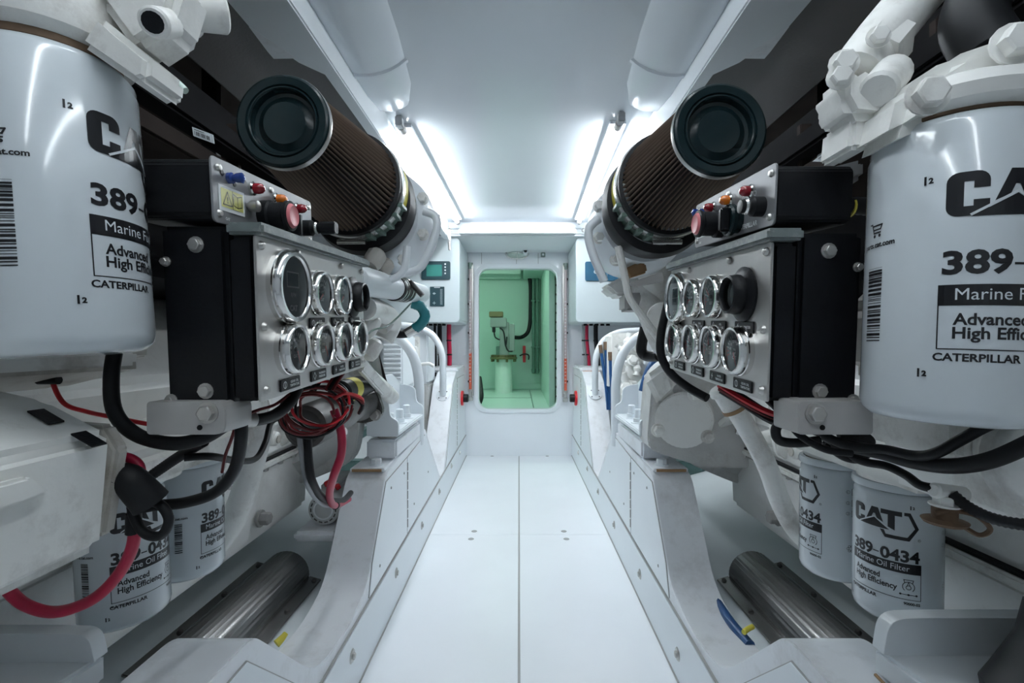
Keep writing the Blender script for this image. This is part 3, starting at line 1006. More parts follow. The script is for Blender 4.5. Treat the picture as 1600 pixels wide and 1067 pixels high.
def gauge_panel(side):
    s = side
    L, H, D = 0.350, 0.180, 0.105
    ymid = 0.690 if s < 0 else 0.712
    t = thing('gauge_panel', 'black box with a brushed steel face of round gauges, on the %s of the aisle' % SIDE[s], 'gauge panel',
              (s * 0.28, ymid, 0.937 if s < 0 else 0.934), (0, R(-3.6) if s < 0 else R(3.4), R(90) if s < 0 else R(-90)), 'gauge panels')
    hl, hh = L / 2, H / 2
    # front steel face, thin
    pl = rrect(-hl, hl, -hh, hh, 0.003, 2)
    obj('face_plate', prism([(x, 0, z) for x, z in pl], (0, 0.003, 0), bevel=0.0006, seg=1), 'steel_brushed', t)
    near = -1 if s < 0 else 1      # local x sign of the near end
    box = obj('housing', bx(-hl + 0.004, hl - 0.004, 0.034, D, -hh - 0.008, hh + 0.010, bevel=0.005), 'black_paint', t)
    obj('front_frame', bx(-hl + 0.001, hl - 0.001, 0.003, 0.030, -hh + 0.001, hh - 0.001, bevel=0.004), 'black_paint', t)
    obj('recess_strip', bx(-hl + 0.012, hl - 0.012, 0.028, 0.037, -hh + 0.004, hh - 0.004), 'black_plastic', t)
    # bolts on the near cheek
    nb = NB()
    for (y, z, r) in ((0.066, hh - 0.010, 0.0065), (0.062, -hh + 0.012, 0.0065), (0.099, hh - 0.028, 0.004), (0.100, -hh + 0.002, 0.005)):
        bb = NB()
        add_hex(bb, (near * (hl - 0.004), y, z), (near, 0, 0), r, 0.006)
        obj('bolt', bb, 'bolt_steel', box)
    # top rail, scuffed paint
    obj('top_rail', bx(-hl - 0.004, hl + 0.012, -0.010, 0.030, hh, hh + 0.013, bevel=0.003), 'rail_grey', t)
    # screws in the face
    for (x, z) in ((-hl + 0.010, hh - 0.010), (-hl + 0.095, hh - 0.008), (hl - 0.105, hh - 0.009), (hl - 0.010, hh - 0.010), (-hl + 0.011, -0.008), (hl - 0.011, -0.008), (-hl + 0.011, -hh + 0.012), (hl - 0.011, -hh + 0.012)):
        bb = lathe([(0, 0.0045), (0.003, 0.004), (0.0046, 0.002), (0.005, 0)], (x, 0, z), (0, -1, 0), 14)
        obj('screw', bb, 'bolt_steel', t)
    # gauges: positions measured along the panel
    if s < 0:
        xs = [v - ymid for v in (0.576, 0.659, 0.735, 0.808)]
    else:
        xs = [ymid - v for v in (0.834, 0.751, 0.675, 0.598)]
    gauge_parts(t, xs[0], 0.038, 0.043, 'tach', 0)
    angs = [150, 130, 160, 175, 40, 120]
    gauge_parts(t, xs[1], 0.034, 0.0300, 'dial', 215 if s < 0 else 200)
    gauge_parts(t, xs[2], 0.034, 0.0300, 'dial', 220 if s < 0 else 140)
    gauge_parts(t, xs[3], 0.034, 0.0300, 'ring', 0)
    for i in range(4):
        gauge_parts(t, xs[i], -0.036, 0.0305, 'dial', (-70, -60, -65, 200)[i] if s < 0 else (-50, 110, 100, -62)[i])
    words = [('FUEL', 'PRESSURE'), ('OIL', 'PRESSURE'), ('VOLTMETER', ''), ('GEAR OIL', 'TEMPERATURE'), ('TRANSMISSION', 'PRESSURE'), ('WATER', 'TEMPERATURE'), ('ENGINE OIL', 'PRESSURE')]
    if s > 0:
        words[3], words[6] = words[6], words[3]
    k = 0
    for row in (0, 1):
        for i in range(4):
            if row == 0 and i == 0:
                continue
            x, z = xs[i] + 0.004, (-0.0065 if row == 0 else -0.0785)
            w2, h2 = 0.025, 0.0072
            o = obj('name_plate', bx(x - w2, x + w2, -0.0022, 0, z - h2, z + h2, bevel=0.001, seg=1), 'black_plastic', t)
            f = Flat()
            if words[k][1]:
                f.text(words[k][0], x + 0.009, z + 0.0008, 0.0042, bold=0.02, align='c', width=min(0.022, 0.0026 * len(words[k][0])))
                f.text(words[k][1], x + 0.009, z - 0.0038, 0.0042, bold=0.02, align='c', width=min(0.024, 0.0026 * len(words[k][1])))
            else:
                f.text(words[k][0], x + 0.006, z - 0.0016, 0.0046, bold=0.02, align='c')
            if k % 3 == 0:
                f.ring(x - 0.015, z, 0.0045, 0.0009, n=12); f.line([(x - 0.015, z + 0.003), (x - 0.015, z - 0.003)], 0.001)
            elif k % 3 == 1:
                f.line([(x - 0.015, z + 0.005), (x - 0.011, z), (x - 0.015, z - 0.005), (x - 0.019, z), (x - 0.015, z + 0.005)], 0.001)
            else:
                f.poly([(x - 0.014, z + 0.005), (x - 0.018, z - 0.0005), (x - 0.015, z - 0.0005)]); f.poly([(x - 0.0155, z + 0.0008), (x - 0.012, z + 0.0008), (x - 0.0165, z - 0.005)])
            obj('lettering', f.mesh(lambda a, b: (a, -0.0024, b), 'mark_white'), None, o)
            k += 1
    return t


gp = {s: gauge_panel(s) for s in (-1, 1)}


# ================================================================== CONTROL BOXES
def control_box(side):
    s = side
    L, H, D = 0.240, 0.068, 0.085
    if s < 0:
        loc = (-0.318, 0.617, 1.072); rot = (0, R(-5.0), R(90))
    else:
        loc = (0.282, 0.648, 1.076); rot = (0, R(5.0), R(-90))
    t = thing('control_box', 'black engine control box with lamps and red stop button, above the %s gauge panel' % SIDE[s], 'control box', loc, rot, 'control boxes')
    hl, hh = L / 2, H / 2
    pl = rrect(-hl, hl, -hh, hh, 0.006, 4)
    obj('face_plate', prism([(x, 0, z) for x, z in pl], (0, 0.0025, 0), bevel=0.0006, seg=1), 'plate_grey', t)
    pb = rrect(-hl + 0.002, hl - 0.002, -hh + 0.002, hh - 0.002, 0.010, 4)
    obj('body', prism([(x, 0.0025, z) for x, z in pb], (0, D, 0), bevel=0.008, seg=3), 'black_plastic', t)
    for (x, z) in ((-hl + 0.012, hh - 0.010), (-hl + 0.010, -hh + 0.010), (0.0, hh - 0.009), (hl - 0.010, hh - 0.010), (hl - 0.010, -hh + 0.010)):
        obj('screw', lathe([(0, 0.003), (0.003, 0.0026), (0.0042, 0)], (x, 0, z), (0, -1, 0), 12), 'bolt_steel', t)

    def lamp(x, z, m):
        b = obj('indicator_lamp', lathe([(0.0078, 0), (0.0080, 0.003), (0.0066, 0.0045)], (x, 0, z), (0, -1, 0), 18), 'chrome', t)
        obj('lens', lathe([(0.0062, 0.003), (0.0064, 0.009), (0.0055, 0.013), (0.003, 0.0155), (0, 0.016)], (x, 0, z), (0, -1, 0), 18), m, b)
    zt = H * 0.24
    lamp(-hl + L * 0.31, zt, 'lamp_red')
    lamp(-hl + L * 0.54, zt - 0.001, 'amber')
    lamp(-hl + L * 0.78, zt - 0.002, 'lamp_red')
    b = obj('toggle', lathe([(0.006, 0), (0.006, 0.004), (0.0035, 0.005), (0.0055, 0.010), (0.0058, 0.015), (0, 0.018)], (-hl + L * 0.125, 0, zt + 0.001), (0, -1, 0), 16), 'lamp_blue', t)
    for q in (-0.012, 0.010):
        obj('hole', lathe([(0, 0.0008), (0.003, 0.0006), (0.0033, 0)], (-hl + L * 0.125 + q, 0, zt - q * 0.3), (0, -1, 0), 10), 'black_plastic', t)
    # warning label
    x0, x1, z0, z1 = -hl + 0.010, -hl + 0.057, -0.020, 0.007
    lb = obj('warning_label', bx(x0, x1, -0.0006, 0, z0, z1), 'mark_white', t)
    f = Flat(); f.rect(x0 + 0.003, x1 - 0.003, z0 + 0.004, z1 - 0.003)
    obj('yellow_field', f.mesh(lambda a, c: (a, -0.0009, c), 'yellow_label'), None, lb)
    f = Flat()
    cx = x0 + 0.014
    f.line([(cx - 0.008, z0 + 0.007), (cx + 0.008, z0 + 0.007), (cx, z1 - 0.006), (cx - 0.008, z0 + 0.007)], 0.0011)
    f.text('!', cx, z0 + 0.0092, 0.009, bold=0.04, align='c')
    cx = x1 - 0.014
    f.line([(cx, z0 + 0.007), (cx, z1 - 0.008)], 0.0009)
    for q in (-1, 1):
        f.line([(cx, z0 + 0.007), (cx + q * 0.008, z0 + 0.009), (cx + q * 0.008, z1 - 0.006), (cx, z1 - 0.008)], 0.0009)
    f.rect((x0 + x1) / 2 - 0.0004, (x0 + x1) / 2 + 0.0004, z0 + 0.004, z1 - 0.003)
    obj('symbols', f.mesh(lambda a, c: (a, -0.0012, c), 'print_black'), None, lb)
    # hinged wire of the guard
    obj('guard_hinge', lathe([(0.004, 0), (0.0065, 0.004), (0.0065, 0.012), (0, 0.014)], (-hl + L * 0.275, 0, -0.006), (0, -1, 0), 14), 'bolt_steel', t)
    # stop button in its black collar
    sx, sz = -hl + L * 0.42, -0.011
    b = obj('stop_button', lathe([(0.019, 0), (0.019, 0.010), (0.0165, 0.012), (0.0165, 0.028), (0.0185, 0.030), (0.0185, 0.034), (0.0155, 0.035), (0.0150, 0.028)], (sx, 0, sz), (0, -1, 0), 32), 'black_plastic', t)
    obj('button_cap', lathe([(0.0150, 0.024), (0.0152, 0.035), (0.0125, 0.0380), (0.0115, 0.0375), (0, 0.0375)], (sx, 0, sz), (0, -1, 0), 32), 'pink_red', b)
    # key switch ring with plate
    kx, kz = -hl + L * 0.63, -0.014
    b = obj('rotary_switch', lathe([(0.017, 0), (0.017, 0.006), (0.020, 0.008), (0.0205, 0.013), (0.0185, 0.0155), (0.017, 0.013), (0, 0.012)], (kx, 0, kz), (0, -1, 0), 36), 'black_satin', t)
    obj('switch_grip', bx(kx - 0.0045, kx + 0.0045, -0.024, -0.011, kz - 0.015, kz + 0.015, bevel=0.002), 'black_plastic', b)
    # toggle / key with black handle
    hx, hz = -hl + L * 0.885, -0.009
    b = obj('key_barrel', lathe([(0.0115, 0), (0.0115, 0.012), (0.0095, 0.014), (0.006, 0.016), (0.006, 0.020), (0.0075, 0.022), (0.0075, 0.026), (0, 0.027)], (hx, 0, hz), (0, -1, 0), 24), 'black_plastic', t)
    obj('collar', lathe([(0.0085, 0.0165), (0.0095, 0.019), (0.0085, 0.0215)], (hx, 0, hz), (0, -1, 0), 20), 'chrome', b)
    if s < 0:
        obj('handle', prism([(hx + a, -0.026, hz + c) for a, c in rrect(-0.009, 0.009, -0.009, 0.009, 0.005, 3)], (0, -0.022, 0), bevel=0.003), 'black_plastic', b)
    f = Flat()
    f.text('CATERPILLAR', hl - 0.092, -hh + 0.006, 0.008, bold=0.03, width=0.055)
    for a in (0.06, 0.045, 0.075):
        f.ring(hl - a, 0.010, 0.003, 0.0006, n=10)
    f.text('CAT', -hl + 0.020, -hh + 0.005, 0.004, bold=0.04)
    obj('lettering', f.mesh(lambda a, c: (a, -0.0004, c), 'mark_white'), None, t)
    return t


cbx = {s: control_box(s) for s in (-1, 1)}


# ================================================================== AIR FILTERS
def air_filter(side):
    s = side
    X, Z, Y1, Y2, r2 = (-0.356, 1.235, 0.72, 1.0, 0.107) if s < 0 else (0.303, 1.222, 0.72, 0.962, 0.102)
    t = thing('air_filter', 'brown pleated cone air filter with black end cap, above the %s engine' % SIDE[s], 'air filter', (X, Y1, Z), group='air filters')
    L = Y2 - Y1
    ax = (0, 1, 0)
    rc = 0.0695
    o0 = (0, 0, 0)
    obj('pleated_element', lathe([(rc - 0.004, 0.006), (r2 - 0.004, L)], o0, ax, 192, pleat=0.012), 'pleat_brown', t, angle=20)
    cap = obj('end_cap', lathe([(0, 0.008), (0.032, 0.008), (0.034, 0.010), (0.042, 0.014), (0.047, 0.013), (0.049, 0.003), (0.0505, 0.001), (0.0525, 0.001), (0.054, 0.004), (0.0555, 0.001), (0.066, 0.0), (0.0690, 0.0015), (0.0705, 0.004), (0.0705, 0.012), (0.066, 0.016)], o0, ax, 64), 'black_satin', t, angle=22)
    obj('cap_edge', lathe([(0.0700, 0.0035), (0.0712, 0.006), (0.0712, 0.014), (0.066, 0.017)], o0, ax, 64), 'bolt_steel', cap)
    obj('base_ring', lathe([(r2 - 0.006, L - 0.004), (r2 + 0.002, L - 0.003), (r2 + 0.003, L + 0.012), (r2 - 0.004, L + 0.014)], o0, ax, 64), 'black_rubber', t)
    cl = obj('band_clamp', lathe([(r2 + 0.002, L + 0.010), (r2 + 0.006, L + 0.012), (r2 + 0.006, L + 0.030), (r2 + 0.001, L + 0.032)], o0, ax, 64), 'clamp_steel', t)
    # green ring with a yellow sticker
    obj('base_flange', lathe([(r2 - 0.002, L + 0.028), (r2 + 0.004, L + 0.030), (r2 + 0.004, L + 0.070), (r2 - 0.01, L + 0.074)], o0, ax, 64), 'green_clamp', t)
    bm = NB()
    ri = r2 + 0.0050
    for k in range(8):
        a0, a1 = [R((-18 + q * 5.0) if s < 0 else (198 - q * 5.0)) for q in (k, k + 1)]
        v = [bm.verts.new((ri * math.cos(a), L + h, ri * math.sin(a))) for a, h in ((a0, 0.033), (a1, 0.033), (a1, 0.067), (a0, 0.067))]
        bm.faces.new(v)
    obj('sticker', bm, 'yellow', t)
    # clamp bolt and tabs
    q = -1 if s < 0 else 1
    obj('clamp_bolt', cyl((0.03 * -q, L + 0.02, -r2 - 0.012), (-0.03 * -q, L + 0.02, -r2 - 0.012), 0.005, seg=10), 'clamp_steel', cl)
    for k in range(5):
        a = R(-70 + k * 12) if s < 0 else R(250 - k * 12)
        c = Vector(((r2 + 0.006) * math.cos(a), L + 0.02, (r2 + 0.006) * math.sin(a)))
        obj('clamp_tab', bx(c.x - 0.006, c.x + 0.006, c.y - 0.012, c.y + 0.030, c.z - 0.004, c.z + 0.004, bevel=0.001, seg=1), 'green_clamp', cl)
    return t


af = {s: air_filter(s) for s in (-1, 1)}


# ================================================================== ENGINES
def ring_bolts(parent, c, axis, rad, n, r=0.006, m='bolt_steel', a0=0.0):
    d, a, b = frame_of(axis)
    for k in range(n):
        q = a0 + 2 * PI * k / n
        sub('bolt', add_hex(NB(), Vector(c) + a * math.cos(q) * rad + b * math.sin(q) * rad, axis, r, r * 1.2), m, parent)


ENG = {}
for s in (-1, 1):
    t = thing('marine_engine', 'white painted marine diesel engine on the %s of the aisle' % SIDE[s], 'engine', (s * 1.0, 1.2, 0.33), group='marine engines')
    ENG[s] = t
    # --- sump and crankcase
    sump = [(0.735, 0.545), (0.745, 0.345), (0.80, 0.325), (1.30, 0.325), (1.30, 0.545)]
    part('oil_pan', prism([(s * x, 0.28, z) for x, z in sump], (0, 1.40, 0), bevel=0.012), 'sump_white', t)
    bmf = bx(s * 0.715, s * 1.3, 0.26, 1.72, 0.545, 0.562, bevel=0.004)
    fl_ = part('pan_flange', bmf, 'engine_white', t)
    part('pan_gasket', bx(s * 0.722, s * 1.3, 0.262, 1.715, 0.5625, 0.568), 'black_rubber', t)
    for k in range(9):
        y = 0.95 + k * 0.085
        sub('bolt', add_hex(NB(), (s * 0.726, y, 0.545), (0, 0, -1), 0.008, 0.010), 'bolt_steel', fl_)
    blk = [(0.722, 0.568), (0.735, 0.66), (0.69, 0.74), (0.69, 0.83), (0.78, 0.93), (0.95, 1.02), (1.3, 1.02), (1.3, 0.568)]
    part('crankcase', prism([(s * x, 0.20, z) for x, z in blk], (0, 1.50, 0), bevel=0.015), 'sump_white', t)
    for k, y in enumerate((0.98, 1.14, 1.30, 1.46)):
        part('casting_rib', prism([(s * 0.735, y, 0.58), (s * 0.700, y, 0.60), (s * 0.675, y, 0.73), (s * 0.70, y, 0.80)], (0, 0.022, 0), bevel=0.004), 'engine_white', t)
        cp = part('casting_boss', cyl((s * 0.74, y + 0.085, 0.63), (s * 0.695, y + 0.085, 0.625), 0.026, 0.020, seg=18, bev=0.004), 'engine_white', t)
        sub('core_plug', cyl((s * 0.697, y + 0.085, 0.625), (s * 0.692, y + 0.085, 0.625), 0.012, seg=14), 'engine_dirty', cp)
    dp = P(395 if s < 0 else 1212, 840 if s < 0 else 838, 1.30)
    part('drain_plug', add_hex(NB(), (s * 0.735, 1.36, dp.z + 0.03), (-s, 0, 0), 0.018, 0.03), 'alu', t)
    # --- oil filter base: long casting the filters screw into
    ob = [(0.545, 0.690), (0.69, 0.690), (0.72, 0.76), (0.62, 0.775), (0.555, 0.735)]
    base = part('filter_base', prism([(s * x, 0.66, z) for x, z in ob], (0, 0.37, 0), bevel=0.012), 'engine_white', t)
    for y in (0.775, 0.925):
        sub('base_rim', lathe([(0.058, 0), (0.067, 0.001), (0.068, 0.012), (0.062, 0.017), (0.05, 0.018)], (s * 0.626, y, 0.682), (0, 0, 1), 40), 'engine_white', base)
    # --- upper engine, black covers and wiring trunks
    part('valve_cover', bx(s * 0.62, s * 1.05, 0.62, 1.62, 1.02, 1.16, bevel=0.03), 'black_matte', t)
    part('valve_cover', bx(s * 1.02, s * 1.45, 0.30, 1.62, 1.02, 1.20, bevel=0.03), 'black_matte', t)
    tr = part('wiring_trunk', bx(s * 0.55, s * 0.60, 0.52, 1.30, 1.275, 1.315, bevel=0.006), 'black_matte', t)
    part('wiring_trunk', bx(s * 0.62, s * 0.68, 0.40, 1.50, 1.35, 1.40, bevel=0.006), 'black_matte', t)
    part('wiring_trunk', bx(s * 0.50, s * 0.53, 0.56, 1.20, 1.185, 1.215, bevel=0.004), 'dark_brown', t)
    for y in (0.66, 0.98):
        part('trunk_bracket', bx(s * 0.575, s * 0.60, y, y + 0.015, 1.05, 1.35, bevel=0.002), 'dark_brown', t)
    # --- turbo behind the air filter
    X, Z = af[s].location.x, af[s].location.z
    Y2 = 1.0 if s < 0 else 0.962
    part('inlet_hose', lathe([(0.095, Y2 + 0.055), (0.112, Y2 + 0.06), (0.118, Y2 + 0.085), (0.112, Y2 + 0.125), (0.09, Y2 + 0.13)], (X - s * 0.004, 0, Z - 0.018), (0, 1, 0), 48), 'black_rubber', t)
    kt = 1.0 if s < 0 else 0.88
    tb = part('turbo_housing', lathe([(kt * r_, h_) for r_, h_ in [(0.05, 1.11), (0.110, 1.115), (0.128, 1.14), (0.136, 1.20), (0.132, 1.27), (0.115, 1.34), (0.09, 1.38), (0.0, 1.39)]], (X - s * 0.012, 0, Z - 0.035), (0, 1, 0), 56), 'panel_white', t)
    sub('outlet_neck', tube([(X + s * 0.04, 1.24, Z - 0.12), (X + s * 0.07, 1.25, Z - 0.20), (X + s * 0.13, 1.26, Z - 0.27)], 0.042, seg=20), 'engine_white', tb)
    for a in (-20, -55, 20):
        q = R(a) if s < 0 else R(180 - a)
        c = Vector((X - s * 0.012 + kt * 0.124 * math.cos(q), 1.135, Z - 0.035 + kt * 0.124 * math.sin(q)))
        sub('bolt', add_hex(NB(), c, (0, -1, 0), 0.011, 0.018), 'engine_white', tb)
    # --- gear housing behind the engine
    gh = part('gear_housing', lathe([(0, 1.55), (0.20, 1.56), (0.25, 1.62), (0.25, 1.70), (0.19, 1.80), (0.16, 2.10), (0.12, 2.16), (0, 2.17)], (s * 0.80, 0, 0.70), (0, 1, 0), 40), 'engine_grey', t)
    part('bell_flange', prism([(s * x, 1.62, z) for x, z in round_poly([(0.54, 0.60), (0.56, 0.50), (0.75, 0.42), (1.1, 0.42), (1.1, 0.95), (0.62, 0.95), (0.53, 0.82)], 0.05)], (0, 0.06, 0), bevel=0.006), 'engine_grey', t)
    # --- rear mount bracket bolted to the engine side, standing on the bearer
    k = part('mount_bracket', bx(s * 0.408, s * 0.505, 1.625, 2.05, 0.585, 0.603, bevel=0.004), 'panel_white', t)
    sub('bracket_web', prism([(s * 0.505, 1.625, 0.59), (s * 0.505, 2.05, 0.59), (s * 0.505, 2.05, 0.735), (s * 0.505, 1.92, 0.78), (s * 0.505, 1.80, 0.78), (s * 0.505, 1.625, 0.735)], (s * 0.012, 0, 0), bevel=0.003), 'panel_white', k)
    ep = round_poly([(0.515, 0.588, 0.004), (0.408, 0.588, 0.012), (0.408, 0.638, 0.016), (0.436, 0.652, 0.014), (0.442, 0.712, 0.03), (0.47, 0.724, 0.01), (0.515, 0.730, 0.004)], 0.01)
    for y in (1.622, 2.035):
        sub('end_plate', prism([(s * x, y, z) for x, z in ep], (0, 0.014, 0), bevel=0.003), 'panel_white', k)
    for (x, y) in ((0.455, 1.70), (0.447, 1.80), (0.45, 1.92)):
        sub('mount_bolt', lathe([(0.027, 0), (0.027, 0.003), (0.018, 0.0035), (0.018, 0.018), (0.0135, 0.019), (0.0135, 0.05), (0.011, 0.053), (0, 0.053)], (s * x, y, 0.603), (0, 0, 1), 14), 'panel_white', k)
    for (y, z) in ((1.76, 0.70), (1.88, 0.72)):
        sub('web_bolt', add_hex(NB(), (s * 0.505, y, z), (-s, 0, 0), 0.015, 0.014), 'panel_white', k)
    part('mount_pad', bx(s * 0.425, s * 0.53, 1.665, 2.07, 0.50, 0.565, bevel=0.008), 'bearer_white', t)
    part('mount_rubber', bx(s * 0.435, s * 0.50, 1.69, 2.02, 0.562, 0.588, bevel=0.006), 'engine_dirty', t)
    part('arm', prism([(s * 0.515, 1.66, 0.62), (s * 0.515, 2.02, 0.62), (s * 0.515, 2.0, 0.77), (s * 0.515, 1.68, 0.77)], (s * 0.12, 0, 0), bevel=0.01), 'engine_grey', t)

# --- left engine only
t = ENG[-1]
# big side casting in the left foreground
cast = [(-0.415, 0.808), (-0.425, 0.692), (-0.52, 0.66), (-0.80, 0.62), (-0.80, 0.86), (-0.56, 0.86), (-0.48, 0.842)]
c = part('aftercooler_casting', prism([(x, 0.22, z) for x, z in cast], (0, 0.275, 0), bevel=0.010, seg=3), 'engine_white', t)
sub('end_lug', prism([(-0.415, 0.495, 0.79), (-0.43, 0.495, 0.70), (-0.50, 0.495, 0.70), (-0.50, 0.495, 0.82), (-0.43, 0.495, 0.815)], (0, 0.018, 0), bevel=0.004), 'engine_dirty', c)
for (px, py) in ((72, 648), (139, 662)):
    p = P(px, py, 0.46)
    zs = lambda x: 0.8095 + (-0.415 - x) * 0.523
    sub('slot', prism([(p.x + a_, p.y + b_, zs(p.x + a_)) for a_, b_ in ((-0.011, -0.007), (0.011, -0.009), (0.011, 0.007), (-0.011, 0.009))], (0, 0, 0.0015)), 'black_paint', c)
sub('pocket', prism([(-0.4165, 0.28, 0.79), (-0.4165, 0.40, 0.79), (-0.4165, 0.42, 0.77), (-0.4165, 0.28, 0.765)], (0.010, 0, 0), bevel=0.003), 'engine_white', c)
part('front_cover', prism([(x, 0.20, z) for x, z in ((-0.50, 0.87), (-0.62, 0.84), (-1.2, 0.84), (-1.2, 1.0), (-0.56, 1.0), (-0.50, 0.96))], (0, 0.46, 0), bevel=0.015), 'engine_dirty', t)
part('cover_lip', bx(-0.49, -0.80, 0.22, 0.62, 0.872, 0.892, bevel=0.005), 'engine_white', t)
# fuel filter head above the left can
h = part('filter_head', lathe([(0.050, 0), (0.060, 0.002), (0.069, 0.008), (0.073, 0.020), (0.073, 0.050), (0.050, 0.075), (0.0, 0.080)], (-0.4455, 0.45, 1.163), (-0.075, 0, 1), 40), 'engine_white', t)
sub('head_lug', prism([P(150, 20, 0.42), P(232, 88, 0.42), P(228, 122, 0.42), P(210, 128, 0.42), P(120, 66, 0.42)], (0, 0.05, 0), bevel=0.006), 'engine_white', h)
sub('head_web', prism([P(95, -40, 0.43), P(150, 0, 0.43), P(205, 75, 0.43), P(262, 38, 0.43), P(285, -40, 0.43)], (0, 0.045, 0), bevel=0.008), 'engine_white', h)
bo = sub('hose_boss', cyl(P(240, 35, 0.415), P(298, 38, 0.50), 0.0125, 0.013, seg=20, bev=0.002), 'engine_white', h)
sub('head_pipe', cyl(P(262, 8, 0.47), P(352, 20, 0.50), 0.020, seg=24, bev=0.002), 'engine_white', h)
sub('boss_bore', cyl(P(238.5, 35, 0.4145), P(241, 35, 0.418), 0.0085, seg=16), 'black_paint', h)
part('overhead_pipe', cyl((-0.48, 0.46, 1.24), (-0.53, 0.50, 1.42), 0.030, seg=20), 'engine_white', t)
# white slanting pipe beside the oil filters
part('slanting_pipe', tube([P(410, 655, 1.02), P(400, 700, 1.02), P(382, 765, 1.02), P(360, 820, 1.02), P(330, 860, 1.02)], 0.025, seg=20), 'engine_white', t)
# horizontal pipe beyond the gauge panel with its rubber joint
hp = part('cross_pipe', cyl((-0.315, 0.90, 1.022), (-0.318, 1.56, 1.062), 0.030, seg=28, bev=0.006), 'panel_white', t)
a, b = Vector((-0.315, 0.90, 1.022)), Vector((-0.318, 1.56, 1.062))
sub('rubber_joint', cyl(a.lerp(b, 0.46), a.lerp(b, 0.66), 0.0325, seg=28), 'black_rubber', hp)
for u in (0.48, 0.52, 0.59, 0.64):
    sub('hose_clamp', cyl(a.lerp(b, u), a.lerp(b, u + 0.016), 0.0338, seg=28), 'clamp_steel', hp)
sub('clamp_screw', cyl(P(640, 440, 1.27), P(660, 462, 1.27), 0.007, seg=8), 'starter_grey', hp)
# pipes hanging off the turbo
part('drain_pipe', tube([P(636, 385, 1.08), P(633, 415, 1.08), P(624, 430, 1.08), P(604, 440, 1.08)], 0.0085, seg=10), 'panel_white', t)
part('vent_pipe', tube([P(662, 330, 1.09), P(680, 338, 1.09), P(682, 358, 1.09), P(668, 398, 1.09), P(654, 420, 1.09), P(626, 428, 1.09)], 0.0095, seg=12), 'panel_white', t)
part('corner_plate', prism([P(660, 338, 1.36), P(688, 334, 1.36), P(678, 364, 1.36)], (0, 0.012, 0), bevel=0.002), 'panel_white', t)
# lumpy castings right of the gauge panel
for (px, py, Y, r, m) in ((585, 405, 1.05, 0.022, 'engine_dirty'), (600, 418, 1.10, 0.020, 'engine_dirty'), (575, 508, 1.10, 0.026, 'engine_white'), (600, 500, 1.25, 0.028, 'engine_grey'), (580, 545, 1.15, 0.024, 'engine_white')):
    c_ = P(px, py, Y)
    part('casting_lump', lathe([(0, -r * 1.1), (r * 0.8, -r), (r, -r * 0.4), (r, r * 0.6), (r * 0.7, r), (0, r * 1.1)], c_, (0.3, 0.5, 0.8), 10), m, t)
part('pipe_manifold', tube([P(570, 482, 1.05), P(598, 488, 1.2), P(612, 505, 1.3), P(600, 530, 1.3)], 0.026, seg=16), 'engine_white', t)
part('brace', prism([P(572, 560, 1.1), P(612, 610, 1.35), P(600, 618, 1.35), P(566, 580, 1.1)], (-0.02, 0.02, 0), bevel=0.004), 'engine_white', t)
part('brace', cyl(P(566, 580, 1.25), P(612, 620, 1.55), 0.024, seg=16), 'engine_white', t)
part('shield', prism([P(570, 555, 1.2), P(592, 552, 1.5), P(606, 600, 1.5), P(600, 600, 1.5)], (-0.01, 0.03, 0)), 'starter_grey', t)
# starter motor
c0, c1 = P(475, 668, 0.985), P(561, 636, 1.36)
c1 = Vector((c0.x, 1.36, c0.z + 0.01))
sm = part('starter_motor', lathe([(0, 0), (0.036, 0), (0.0445, 0.006), (0.046, 0.014), (0.046, 0.22), (0.042, 0.23), (0.040, 0.30), (0.05, 0.33), (0.05, 0.38), (0, 0.38)], c0, (0, 1, 0.03), 36), 'starter_grey', t)
sub('solenoid', cyl(P(530, 614, 1.10), P(578, 598, 1.36), 0.028, seg=22, bev=0.004), 'black_plastic', sm)
sub('yellow_label', lathe([(0.0288, 0.05), (0.0288, 0.10)], P(530, 614, 1.10), P(578, 598, 1.36) - P(530, 614, 1.10), 22), 'yellow', sm)
sub('flange_ear', prism([(x, 1.33, z) for x, z in round_poly([(-0.52, 0.70), (-0.43, 0.675), (-0.372, 0.70), (-0.40, 0.78), (-0.47, 0.80)], 0.03)], (0, 0.025, 0), bevel=0.003), 'starter_grey', sm)
sub('bolt', add_hex(NB(), (-0.398, 1.33, 0.703), (0, -1, 0), 0.012, 0.016), 'bolt_steel', sm)
for (px, py, sc) in ((512, 680, 1.0), (538, 657, 0.9)):
    p = P(px, py, 1.05)
    sub('paint_chip', lathe([(0, 0.002), (0.008 * sc, 0.001), (0.009 * sc, 0)], (c0.x + 0.044, p.y + 0.05, p.z), (1, 0, 0.2), 9), 'engine_white', sm)

# --- right engine only
t = ENG[1]
h = part('filter_head', lathe([(0.050, 0), (0.060, 0.002), (0.070, 0.006), (0.074, 0.016), (0.070, 0.026), (0.050, 0.036), (0.0, 0.040)], (0.4155, 0.455, 1.099), (0.04, 0, 1), 40), 'engine_white', t)
sub('head_foot', prism([P(1328, 232, 0.47), P(1333, 180, 0.47), P(1372, 168, 0.47), P(1404, 190, 0.47), P(1358, 232, 0.47)], (0, 0.05, 0), bevel=0.004), 'engine_white', h)
sub('head_arm', prism([P(1333, 182, 0.46), P(1316, 150, 0.46), P(1318, 118, 0.46), P(1350, 98, 0.46), P(1400, 128, 0.46), P(1404, 178, 0.46), P(1370, 185, 0.46)], (0, 0.05, 0), bevel=0.008), 'engine_white', h)
sub('inlet_pipe', tube([P(1335, 118, 0.49), P(1375, 62, 0.50), P(1460, -40, 0.52)], 0.0255, seg=24, smooth=3), 'engine_white', h)
sub('pipe_nut', cyl(P(1360, 92, 0.492), P(1386, 62, 0.50), 0.0275, seg=6), 'engine_white', h)
